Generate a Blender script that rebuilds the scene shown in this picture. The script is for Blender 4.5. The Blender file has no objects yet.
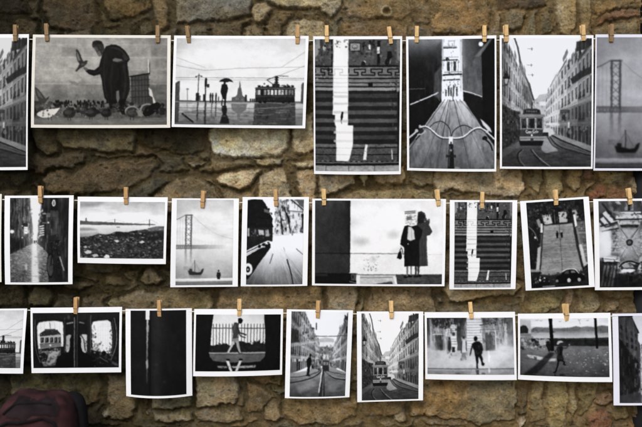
import bpy, bmesh, math, random
import numpy as np

# ------------------------------------------------------------------ basics
scene = bpy.context.scene
col = scene.collection
PXM = 0.002            # one photograph pixel at the plane of the prints, in metres
CX, CY = 321.0, 213.5
CAMZ = 0.80
D = 0.642 / (18.0 / 50.0)   # camera distance to the plane of the prints


def W(px, py, y=0.0):
    """wall-plane coordinates (px units) -> metres, standing at depth y"""
    k = PXM * (D + y) / D
    return ((px - CX) * k, y, CAMZ + (CY - py) * k)


def s2l(v):
    v = np.clip(np.asarray(v, dtype=np.float64), 0, 1)
    return np.where(v <= 0.04045, v / 12.92, ((v + 0.055) / 1.055) ** 2.4)


def tag(o, label=None, cat=None, group=None, kind=None):
    if label: o['label'] = label
    if cat: o['category'] = cat
    if group: o['group'] = group
    if kind: o['kind'] = kind
    return o


def link(name, me, parent=None):
    o = bpy.data.objects.new(name, me)
    col.objects.link(o)
    if parent: o.parent = parent
    return o


def np_mesh(name, verts, quads, mats=(), smooth=True):
    me = bpy.data.meshes.new(name)
    verts = np.asarray(verts, dtype=np.float32)
    quads = np.asarray(quads, dtype=np.int32)
    me.vertices.add(len(verts)); me.vertices.foreach_set('co', verts.ravel())
    n = len(quads)
    me.loops.add(n * 4); me.loops.foreach_set('vertex_index', quads.ravel())
    me.polygons.add(n)
    me.polygons.foreach_set('loop_start', np.arange(0, n * 4, 4, dtype=np.int32))
    if smooth:
        me.polygons.foreach_set('use_smooth', np.ones(n, dtype=bool))
    for m in mats: me.materials.append(m)
    me.update(calc_edges=True)
    return me


def grid_quads(nr, nc):
    i = np.arange(nr - 1)[:, None] * nc + np.arange(nc - 1)[None, :]
    i = i.ravel()
    return np.stack([i, i + nc, i + nc + 1, i + 1], axis=1)


def set_cols(me, rgb):
    at = me.color_attributes.new('Col', 'FLOAT_COLOR', 'POINT')
    a = np.ones((len(me.vertices), 4), dtype=np.float32)
    a[:, :3] = rgb
    at.data.foreach_set('color', a.ravel())


# ------------------------------------------------------------------ noise
def up(a, H, Wd):
    gy = np.linspace(0, a.shape[0] - 1.001, H); gx = np.linspace(0, a.shape[1] - 1.001, Wd)
    iy = gy.astype(int); ix = gx.astype(int)
    fy = (gy - iy)[:, None]; fx = (gx - ix)[None, :]
    fy = fy * fy * (3 - 2 * fy); fx = fx * fx * (3 - 2 * fx)
    a00 = a[np.ix_(iy, ix)]; a10 = a[np.ix_(iy + 1, ix)]; a01 = a[np.ix_(iy, ix + 1)]; a11 = a[np.ix_(iy + 1, ix + 1)]
    return (a00 * (1 - fx) + a01 * fx) * (1 - fy) + (a10 * (1 - fx) + a11 * fx) * fy


def vnoise(H, Wd, sy, sx, rng, octs=3, gain=0.5):
    out = np.zeros((H, Wd)); amp = 1.0; tot = 0
    for o in range(octs):
        ny = max(2, int(H / sy) + 2); nx = max(2, int(Wd / sx) + 2)
        out += amp * up(rng.uniform(-1, 1, (ny, nx)), H, Wd); tot += amp
        amp *= gain; sy = max(sy / 2, 1); sx = max(sx / 2, 1)
    return out / tot


_PERM = np.random.default_rng(5).uniform(-1, 1, (256, 256))
def pnoise(x, y, octs=4, gain=0.5, seed=0):
    """value noise at arbitrary coordinates"""
    out = 0; amp = 1; tot = 0
    for o in range(octs):
        sx = x + seed * 17.31 + o * 31.7; sy = y + seed * 9.73 + o * 11.9
        ix = np.floor(sx).astype(int); iy = np.floor(sy).astype(int)
        fx = sx - ix; fy = sy - iy
        fx = fx * fx * (3 - 2 * fx); fy = fy * fy * (3 - 2 * fy)
        a = _PERM[iy & 255, ix & 255]; b = _PERM[iy & 255, (ix + 1) & 255]
        c = _PERM[(iy + 1) & 255, ix & 255]; d = _PERM[(iy + 1) & 255, (ix + 1) & 255]
        out = out + amp * ((a * (1 - fx) + b * fx) * (1 - fy) + (c * (1 - fx) + d * fx) * fy)
        tot += amp; amp *= gain; x = x * 2; y = y * 2
    return out / tot


def boxblur(m, r):
    if r < 1: return m
    for _ in range(2):
        for ax in (0, 1):
            p = np.pad(m, [(r + 1, r) if i == ax else (0, 0) for i in (0, 1)], mode='edge')
            c = np.cumsum(p, axis=ax)
            n = m.shape[ax]
            if ax == 0: m = (c[2 * r + 1:2 * r + 1 + n] - c[:n]) / (2 * r + 1)
            else: m = (c[:, 2 * r + 1:2 * r + 1 + n] - c[:, :n]) / (2 * r + 1)
    return m


# ------------------------------------------------------------------ a small grey-tone printer for the pictures
class Cv:
    """tones of one print, in the 0..255 values of the print, px units of the photograph"""
    def __init__(s, x0, y0, x1, y1, v=128, seed=0, S=4.8):
        s.x0, s.y0, s.x1, s.y1, s.S = x0, y0, x1, y1, S
        s.h = int(round((y1 - y0) * S / 2)) * 2; s.w = int(round((x1 - x0) * S / 2)) * 2
        s.a = np.full((s.h, s.w), float(v))
        s.rng = np.random.default_rng(seed)
        s.X = x0 + (np.arange(s.w) + .5) / s.w * (x1 - x0)
        s.Y = y0 + (np.arange(s.h) + .5) / s.h * (y1 - y0)

    def _bb(s, xa, ya, xb, yb):
        i0 = max(0, int((ya - s.y0) * s.S) - 2); i1 = min(s.h, int((yb - s.y0) * s.S) + 3)
        j0 = max(0, int((xa - s.x0) * s.S) - 2); j1 = min(s.w, int((xb - s.x0) * s.S) + 3)
        return i0, i1, j0, j1

    def _put(s, bb, m, v, a, blur):
        i0, i1, j0, j1 = bb
        m = m.astype(float)
        if blur: m = boxblur(m, int(max(1, blur * s.S)))
        m = m * a
        s.a[i0:i1, j0:j1] = s.a[i0:i1, j0:j1] * (1 - m) + v * m

    def mask(s, pts, pad=0):
        xs = [p[0] for p in pts]; ys = [p[1] for p in pts]
        bb = s._bb(min(xs) - pad, min(ys) - pad, max(xs) + pad, max(ys) + pad)
        i0, i1, j0, j1 = bb
        if i1 <= i0 or j1 <= j0: return None, None
        X = s.X[j0:j1][None, :]; Y = s.Y[i0:i1][:, None]
        m = np.zeros((i1 - i0, j1 - j0), bool)
        n = len(pts)
        for k in range(n):
            xa, ya = pts[k]; xb, yb = pts[(k + 1) % n]
            if ya == yb: continue
            c = (Y > min(ya, yb)) & (Y <= max(ya, yb))
            xi = xa + (Y - ya) * (xb - xa) / (yb - ya)
            m ^= c & (X < xi)
        return bb, m

    def poly(s, pts, v, a=1.0, blur=0):
        bb, m = s.mask(pts, blur * 3)
        if m is not None: s._put(bb, m, v, a, blur)

    def rect(s, xa, ya, xb, yb, v, a=1.0, blur=0):
        s.poly([(xa, ya), (xb, ya), (xb, yb), (xa, yb)], v, a, blur)

    def ell(s, cx, cy, rx, ry, v, a=1.0, blur=0, hole=0):
        bb = s._bb(cx - rx - 3 * blur, cy - ry - 3 * blur, cx + rx + 3 * blur, cy + ry + 3 * blur)
        i0, i1, j0, j1 = bb
        if i1 <= i0 or j1 <= j0: return
        r = ((s.X[j0:j1][None, :] - cx) / rx) ** 2 + ((s.Y[i0:i1][:, None] - cy) / ry) ** 2
        m = r <= 1
        if hole: m &= r > hole * hole
        s._put(bb, m, v, a, blur)

    def line(s, pts, w, v, a=1.0, blur=0):
        for (xa, ya), (xb, yb) in zip(pts[:-1], pts[1:]):
            bb = s._bb(min(xa, xb) - w - 3 * blur, min(ya, yb) - w - 3 * blur, max(xa, xb) + w + 3 * blur, max(ya, yb) + w + 3 * blur)
            i0, i1, j0, j1 = bb
            if i1 <= i0 or j1 <= j0: continue
            X = s.X[j0:j1][None, :]; Y = s.Y[i0:i1][:, None]
            dx, dy = xb - xa, yb - ya
            t = np.clip(((X - xa) * dx + (Y - ya) * dy) / max(dx * dx + dy * dy, 1e-9), 0, 1)
            d = np.hypot(X - xa - t * dx, Y - ya - t * dy)
            m = np.clip((w / 2 - d) * s.S + .5, 0, 1)
            s._put(bb, m, v, a, blur)

    def curve(s, pts, w, v, a=1.0, blur=0, n=6):
        """smooth (Catmull-Rom) stroke"""
        P = [np.array(p, float) for p in pts]; P = [2 * P[0] - P[1]] + P + [2 * P[-1] - P[-2]]
        out = []
        for k in range(1, len(P) - 2):
            p0, p1, p2, p3 = P[k - 1:k + 3]
            for q in range(n):
                t = q / n
                out.append(tuple(.5 * (2 * p1 + (p2 - p0) * t + (2 * p0 - 5 * p1 + 4 * p2 - p3) * t * t + (3 * p1 - p0 - 3 * p2 + p3) * t ** 3)))
        out.append(tuple(P[-2]))
        s.line(out, w, v, a, blur)

    def ygrad(s, stops, pts=None, a=1.0):
        g = np.interp(s.Y, [q[0] for q in stops], [q[1] for q in stops])[:, None] * np.ones((1, s.w))
        s._grad(g, pts, a)

    def xgrad(s, stops, pts=None, a=1.0):
        g = np.interp(s.X, [q[0] for q in stops], [q[1] for q in stops])[None, :] * np.ones((s.h, 1))
        s._grad(g, pts, a)

    def _grad(s, g, pts, a):
        if pts is None:
            s.a = s.a * (1 - a) + g * a
        else:
            bb, m = s.mask(pts)
            if m is None: return
            i0, i1, j0, j1 = bb
            m = m * a
            s.a[i0:i1, j0:j1] = s.a[i0:i1, j0:j1] * (1 - m) + g[i0:i1, j0:j1] * m

    def noise(s, amp, sx, sy, pts=None, octs=3, mul=False):
        if pts is None:
            i0, i1, j0, j1 = 0, s.h, 0, s.w; m = 1.0
        else:
            bb, m = s.mask(pts)
            if m is None: return
            i0, i1, j0, j1 = bb
        n = vnoise(i1 - i0, j1 - j0, sy * s.S, sx * s.S, s.rng, octs)
        if mul: s.a[i0:i1, j0:j1] *= 1 + n * amp * m
        else: s.a[i0:i1, j0:j1] += n * amp * m

    def blots(s, pts, n, r, v, a=(0.5, 1), asp=(0.5, 1.6)):
        """irregular little patches scattered inside an outline"""
        xs = [p[0] for p in pts]; ys = [p[1] for p in pts]
        bb, m = s.mask(pts)
        if m is None: return
        R = s.rng
        for _ in range(n):
            for _t in range(12):
                x = R.uniform(min(xs), max(xs)); y = R.uniform(min(ys), max(ys))
                i = int((y - s.y0) * s.S) - bb[0]; j = int((x - s.x0) * s.S) - bb[2]
                if 0 <= i < m.shape[0] and 0 <= j < m.shape[1] and m[i, j]: break
            else: continue
            rr = R.uniform(*r); k = R.integers(4, 8); p0 = R.uniform(0, 6.28); q = R.uniform(*asp)
            P = [(x + rr * R.uniform(.6, 1.2) * math.cos(p0 + 6.28 * t / k), y + rr * q * R.uniform(.6, 1.2) * math.sin(p0 + 6.28 * t / k)) for t in range(k)]
            s.poly(P, R.uniform(*v), R.uniform(*a))

    def facade(s, q, nx, ny, v, frac=(0.5, 0.55), var=18, edge=None, off=0.25, pw=1.0):
        """openings of a street front seen at a slant; q = near-top, far-top, far-bottom, near-bottom"""
        R = s.rng
        def P(u, t):
            a = (q[0][0] + (q[1][0] - q[0][0]) * u, q[0][1] + (q[1][1] - q[0][1]) * u)
            b = (q[3][0] + (q[2][0] - q[3][0]) * u, q[3][1] + (q[2][1] - q[3][1]) * u)
            return (a[0] + (b[0] - a[0]) * t, a[1] + (b[1] - a[1]) * t)
        f = lambda k: 1 - (1 - k) ** pw
        for i in range(nx):
            for j in range(ny):
                u0 = f((i + off) / nx); u1 = f((i + off + frac[0]) / nx); t0 = (j + .22) / ny; t1 = (j + .22 + frac[1]) / ny
                pts = [P(u0, t0), P(u1, t0), P(u1, t1), P(u0, t1)]
                s.poly(pts, v + R.uniform(-var, var), .9)
                if edge is not None:
                    s.line([P(u0 - .1 / nx, t1 + .05 / ny), P(u1 + .1 / nx, t1 + .05 / ny)], .7, edge, .8)

    def detail(s, pts, n, w, h, v, a=(.5, .95), slope=0.0):
        """small upright openings, frames and streaks packed into an outline"""
        xs = [p[0] for p in pts]; ys = [p[1] for p in pts]
        bb, m = s.mask(pts)
        if m is None: return
        R = s.rng
        for _ in range(n):
            for _t in range(12):
                x = R.uniform(min(xs), max(xs)); y = R.uniform(min(ys), max(ys))
                i = int((y - s.y0) * s.S) - bb[0]; j = int((x - s.x0) * s.S) - bb[2]
                if 0 <= i < m.shape[0] and 0 <= j < m.shape[1] and m[i, j]: break
            else: continue
            ww = R.uniform(*w) / 2; hh = R.uniform(*h) / 2; k = slope * ww * 2
            vv = R.uniform(*v[0]) if R.random() < .5 else R.uniform(*v[-1])
            s.poly([(x - ww, y - hh), (x + ww, y - hh + k), (x + ww, y + hh + k), (x - ww, y + hh)], vv, R.uniform(*a) * .7)

    def street(s, q, houses, floors, pw=1.5, haze=0.0, rail=True):
        """house fronts along one side of a street; q = near-top, far-top, far-bottom, near-bottom; houses = (depth to, tone, roof offset in floors)"""
        R = s.rng
        f = lambda k: 1 - (1 - k) ** pw
        def P(u, t):
            a = (q[0][0] + (q[1][0] - q[0][0]) * u, q[0][1] + (q[1][1] - q[0][1]) * u)
            b = (q[3][0] + (q[2][0] - q[3][0]) * u, q[3][1] + (q[2][1] - q[3][1]) * u)
            return (a[0] + (b[0] - a[0]) * t, a[1] + (b[1] - a[1]) * t)
        def quad(u0, t0, u1, t1, v, a=1.0): s.poly([P(u0, t0), P(u1, t0), P(u1, t1), P(u0, t1)], v, a)
        edges = [0.0] + [h[0] for h in houses]
        for i in range(len(houses) - 1, -1, -1):
            k0, k1 = edges[i], edges[i + 1]; tone, ro = houses[i][1], houses[i][2]
            u0, u1 = f(k0), f(k1); fl = 1.0 / floors; top = -ro * fl; far = (k0 + k1) / 2
            hz = haze * far
            mixv = lambda v: v * (1 - hz) + 225 * hz
            quad(u0, top, u1, 1, mixv(tone))
            s.noise(16, 1.5, 9, [P(u0, top), P(u1, top), P(u1, 1), P(u0, 1)])
            quad(u0, top, u1, top + .16 * fl, mixv(62), .9); quad(u0, top - .10 * fl, u1, top, mixv(min(250, tone + 45)))
            if R.random() < .6:                                     # dormer or chimney
                uu = u0 + (u1 - u0) * R.uniform(.2, .6); quad(uu, top - .45 * fl, uu + (u1 - u0) * .22, top - .08 * fl, mixv(R.uniform(70, 130)))
            n = max(2, int(round((k1 - k0) * 16)))
            for b in range(floors):
                t0 = b * fl
                if t0 + fl < top: continue
                if b == floors - 1:                                 # shops at street level
                    for w in range(n):
                        ua = u0 + (u1 - u0) * (w + .12) / n; ub = u0 + (u1 - u0) * (w + .86) / n
                        quad(ua, t0 + .18 * fl, ub, 1 - .02 * fl, mixv(R.choice([26, 36, 50, 84])), .92)
                        if R.random() < .4: quad(ua, t0 + .16 * fl, ub, t0 + .34 * fl, mixv(R.choice([70, 150, 205])), .85)
                    quad(u0, t0 - .02 * fl, u1, t0 + .07 * fl, mixv(tone + 28), .9)
                    continue
                for w in range(n):
                    ua = u0 + (u1 - u0) * (w + .24) / n; ub = u0 + (u1 - u0) * (w + .70) / n; du = (ub - ua)
                    quad(ua - du * .22, t0 + .16 * fl, ub + du * .22, t0 + .84 * fl, mixv(min(245, tone + 38)), .85)
                    quad(ua, t0 + .22 * fl, ub, t0 + .82 * fl, mixv(R.uniform(28, 78)), .96)
                    if R.random() < .55: quad(ua + du * .12, t0 + .26 * fl, ua + du * .42, t0 + .6 * fl, mixv(R.uniform(110, 190)), .7)
                    if rail and R.random() < .6:
                        quad(ua - du * .35, t0 + .80 * fl, ub + du * .35, t0 + .88 * fl, mixv(36), .95); quad(ua - du * .3, t0 + .58 * fl, ub + du * .3, t0 + .82 * fl, mixv(40), .5)
                        quad(ua - du * .35, t0 + .88 * fl, ub + du * .35, t0 + .95 * fl, mixv(max(20, tone - 70)), .6)
                quad(u0, t0 + .96 * fl, u1, t0 + fl, mixv(tone - 45), .7)
            s.line([P(u0, top), P(u0, 1)], .6, mixv(max(20, tone - 80)), .8); s.line([P(u0 + (u1 - u0) * .05, top), P(u0 + (u1 - u0) * .05, 1)], .4, mixv(min(245, tone + 40)), .6)

    def out(s, grain=2.6, warp=.12, tex=7, vig=16, soft=1):
        # irregular outlines, tonal texture, local contrast and grain of a real black and white enlargement
        H, Wd = s.a.shape; R = s.rng
        dx = vnoise(H, Wd, 2.0 * s.S, 2.0 * s.S, R, 2) * warp * s.S * 1.5 + vnoise(H, Wd, 7 * s.S, 7 * s.S, R, 1) * warp * s.S
        dy = vnoise(H, Wd, 2.0 * s.S, 2.0 * s.S, R, 2) * warp * s.S * 1.5 + vnoise(H, Wd, 7 * s.S, 7 * s.S, R, 1) * warp * s.S
        jj = np.clip(np.arange(Wd)[None, :] + dx, 0, Wd - 1).astype(int); ii = np.clip(np.arange(H)[:, None] + dy, 0, H - 1).astype(int)
        a = s.a[ii, jj]
        t = np.clip(a / 255, 0, 1); wgt = .25 + 3.0 * t * (1 - t)
        a = a + wgt * tex * (vnoise(H, Wd, 1.1 * s.S, 1.1 * s.S, R, 2) * 1.3 + vnoise(H, Wd, 5 * s.S, 4 * s.S, R, 2) * .9)
        a = a * (1 + .26 * vnoise(H, Wd, 14 * s.S, 12 * s.S, R, 3) * np.clip(1.02 - a / 255, 0, .6)); a = boxblur(a, soft); a = a + .10 * (a - boxblur(a, int(2.0 * s.S))); g_ = boxblur(a, int(1.1 * s.S)); a = 122 + (a * .88 + g_ * .12 - 122) * 1.06 + .05 * np.clip(boxblur(a, int(4 * s.S)) - 120, 0, 255) * np.clip(a / 90, 0, 1) - 4
        yy = np.linspace(-1, 1, H)[:, None]; xx = np.linspace(-1, 1, Wd)[None, :]
        a = a - vig * (np.clip(np.hypot(xx, yy) - .75, 0, 1) / .6) * np.clip(a / 150, 0, 1)
        a = a + R.normal(0, grain * 2.0, a.shape)
        a = boxblur(a, 1)
        a = np.clip(a, 5, 241)
        return a.reshape(s.h // 2, 2, s.w // 2, 2).mean(axis=(1, 3))
# ------------------------------------------------------------------ the pictures on the prints
def pic_pigeon_man():
    c = Cv(36, 37, 167.4, 124.7, 150, 1)
    c.ygrad([(37, 172), (60, 176), (80, 166), (85, 134), (100, 118), (112, 98), (125, 100)])
    c.xgrad([(36, 8), (90, 6), (130, -14), (168, -30)], a=0) 
    R = c.rng
    for yy, (a, b) in zip((47, 58, 71, 85), ((36, 3), (44, 6), (38, 2), (46, 5))):
        x = a
        while x < 166:
            w = R.uniform(15, 20)
            c.rect(x, yy, x + w, yy + 9, 120 if R.random() < .55 else 180, R.uniform(.12, .4), .5)
            x += w + R.uniform(3, 9)
    for yy in (44.5, 57, 69.5, 83.5): c.line([(36, yy), (167, yy + R.uniform(-.5, .5))], .9, 196, .45)
    for x, y in ((47, 38), (66, 38), (58, 46), (76, 46), (52, 58), (71, 58), (44, 71), (63, 71), (136, 46), (150, 46), (142, 58), (160, 58)): c.line([(x, y), (x + .4, y + 10)], .8, 192, .35)
    c.noise(22, 6, 4); c.noise(10, 1.2, 1)
    c.a -= np.clip((c.X - 110) / 60, 0, 1)[None, :] * 26
    # cart and pole
    c.line([(148.6, 59), (148.8, 75)], .9, 215); c.line([(149.8, 62), (149.9, 75)], .6, 70)
    c.poly([(131, 76), (149, 73), (150, 105), (132, 104)], 62)
    for x in (134, 137, 140.5, 143.5, 146.5): c.line([(x, 76), (x + .7, 104)], .8, 100, .55)
    for y in (80, 85.5, 91, 97): c.line([(131, y), (150, y - 1)], .7, 35, .8)
    c.line([(130.5, 76), (149.5, 73)], 1.3, 28)
    c.poly([(149, 87), (152, 90), (153.5, 96), (157, 104), (152, 103), (150, 97)], 214, 1, .2)
    c.poly([(149.5, 95), (153, 97), (154, 105), (149.5, 105)], 60)
    # man in a long coat, stooping to the left
    coat = [(103.5, 50), (106, 46), (111, 43.8), (116, 44), (120.5, 46), (125, 50), (129, 55.5), (130.2, 59), (127.6, 62), (128.6, 70), (130.2, 80), (130.4, 89), (127.6, 98), (122, 103), (113, 103), (108.5, 102), (105.4, 97), (103.6, 88), (102.2, 78), (100.6, 73.6), (95, 75.4), (90, 74), (86.6, 71), (86, 68.8), (89.6, 68.9), (95, 69.6), (99.6, 66), (101.4, 58)]
    c.poly(coat, 26, 1, .12); c.noise(10, 2, 7, coat)
    c.curve([(106, 52), (104.6, 64), (105, 80), (108, 98)], 1.6, 44, .6, .4); c.curve([(113, 62), (111.5, 78), (112.6, 100)], 1.4, 42, .6, .4); c.curve([(124, 64), (126, 80), (124, 99)], 2, 48, .6, .5); c.curve([(119, 63), (120.4, 76), (118.6, 90)], 1.2, 16, .7, .3)
    c.curve([(112, 47), (119, 48.6), (125.4, 54)], 1.6, 52, .7, .4); c.curve([(127.6, 56), (124, 60), (118, 62)], 1.6, 46, .7, .3); c.curve([(101.6, 68), (97, 72), (90, 71)], 1, 50, .6, .2)
    c.poly([(112.6, 59), (116, 57.4), (121.6, 58.6), (123, 60), (118, 61.2), (113.4, 61)], 124, .9, .25); c.poly([(122.6, 54.6), (126, 54), (129.6, 58), (127, 60), (123.6, 58)], 62, .8, .3)
    # cap, bowed head, beard
    c.poly([(92, 43.6), (93.6, 41), (97, 39.8), (101, 41), (103.8, 44.6), (104.6, 50), (102, 54.4), (99.6, 56), (97.6, 53.6), (96, 50.4), (94.4, 47.6), (92.6, 46.4)], 50, 1, .12)
    c.ell(97.4, 42, 4.8, 2.2, 34, 1, .1); c.poly([(93.6, 46.4), (96.4, 46.4), (98.6, 49), (97.2, 51), (95.2, 49)], 92, .8, .2); c.poly([(97.2, 51), (100, 50.2), (101.6, 53.4), (99.6, 56.4), (97.8, 54.4)], 118, .75, .3); c.blots([(96, 42), (104, 44), (104, 52), (98, 50)], 14, (.4, 1), (24, 84), (.3, .7))
    c.poly([(83.4, 66), (86, 66.8), (88.8, 68.4), (88, 70.4), (84.8, 69.2)], 104, 1, .1)
    c.poly([(117, 91), (119.6, 89.6), (120.4, 98), (118.6, 103), (117, 98)], 118, .9, .25)
    c.poly([(109.4, 99), (117, 100), (116.4, 111), (110.4, 111)], 22, 1, .1); c.poly([(119.6, 100), (127, 98), (125.6, 112), (120, 112)], 20, 1, .1)
    # flying birds
    c.poly([(76.2, 48.6), (78, 49.2), (80.6, 53.4), (82.6, 58.4), (84, 61.4), (86.4, 60), (88.4, 60.4), (87.4, 63), (84.6, 66), (80.6, 68), (77.4, 71.4), (76, 70.6), (78.6, 66.6), (80, 63.4), (78, 60.4), (76.6, 55)], 56, 1, .12)
    c.poly([(77, 50.6), (79, 54), (81, 60), (79, 60.6), (77.4, 56)], 138, .8, .2); c.line([(78, 51), (81.6, 59)], .4, 50); c.ell(83.4, 64, 2, 1.2, 92, .8, .2)
    c.poly([(36.5, 87), (39, 88), (45, 95), (47, 98.5), (51, 96), (50, 99), (46, 104), (41, 101), (38, 95)], 66); c.poly([(38, 89), (44, 96), (45, 99), (40, 96)], 120, .5)
    c.poly([(36, 101), (43, 101), (46, 107), (43, 112), (36, 112)], 58, .9, .3)
    c.poly([(69, 80), (75, 81), (79, 83), (81, 81), (79, 85), (73, 84)], 95, .5, .2)
    # the flock
    for _ in range(150):
        x = R.uniform(36, 166); y = R.triangular(102, 108, 117)
        c.ell(x, y, R.uniform(1.2, 3), R.uniform(1, 2.2), R.uniform(22, 95), .9)
    for _ in range(60):
        x = R.uniform(55, 112); c.ell(x, R.uniform(101, 106), .9, 1.5, 30)
    for _ in range(60):
        c.ell(R.uniform(36, 166), R.uniform(105, 117), R.uniform(.4, 1.2), .5, R.uniform(130, 185), .7)
    c.ygrad([(116.5, 118), (120, 140), (125, 128)], [(36, 118), (60, 117), (110, 118.5), (168, 117), (168, 125), (36, 125)], .55)
    for _ in range(30): c.line([(x := R.uniform(36, 160), y := R.uniform(117, 124)), (x + R.uniform(4, 14), y)], .6, R.uniform(60, 170), .4)
    for x, y, rx, ry, v in ((70.5, 113, 6, 4.6, 48), (92, 112.5, 6, 4.4, 42), (107, 113, 5, 4, 38), (84, 110, 4, 3.6, 55)):
        c.ell(x, y, rx, ry, v); c.ell(x + rx * .6, y - ry * .9, 1.4, 1.6, v - 12); c.ell(x - 1, y - 1, rx * .6, ry * .45, v + 38, .6, .3)
        c.line([(x - 1, y + ry), (x - 1, y + ry + 2.4)], .5, 40); c.line([(x + 1.3, y + ry), (x + 1.3, y + ry + 2.4)], .5, 40)
    for x, y in ((132.5, 111), (148, 108.5)):
        c.ell(x, y, 7.0, 5.4, 165, .9, .3); c.ell(x + .3, y + .9, 6.3, 5, 56, 1, .2); c.blots([(x - 5, y - 3), (x + 5, y - 3), (x + 5, y + 4), (x - 5, y + 4)], 16, (.5, 1.4), (30, 120), (.4, .8)); c.ell(x - 1, y + 1, 3, 2.4, 95, .6, .3)
        for q in (-1.5, 1.5): c.line([(x + q, y + 5), (x + q, y + 8.5)], .6, 45)
    c.poly([(136, 110), (141, 109), (146, 115), (140, 117)], 150, .7, .3)
    c.poly([(143, 113), (146, 107), (152, 104), (157, 102), (160.5, 103), (161, 107), (157, 111), (150, 115.5), (145, 116)], 22)
    c.poly([(160, 107), (166.5, 108), (166, 114), (160, 115)], 40); 
    c.poly([(38.4, 114), (42, 111), (49, 109), (57, 108.5), (62, 107.2), (59, 111.5), (55.5, 115), (51, 117.6), (44, 117.5), (40.5, 116)], 226); c.line([(50, 117), (50, 120)], .6, 60); c.line([(53, 117), (53.3, 120)], .6, 60)
    c.ell(36.8, 112.5, 2.6, 3.4, 45)
    c.blots([(36, 103), (167, 103), (167, 117), (36, 117)], 110, (.4, 1.3), (25, 150), (.4, .8))
    return c.out()


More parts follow.
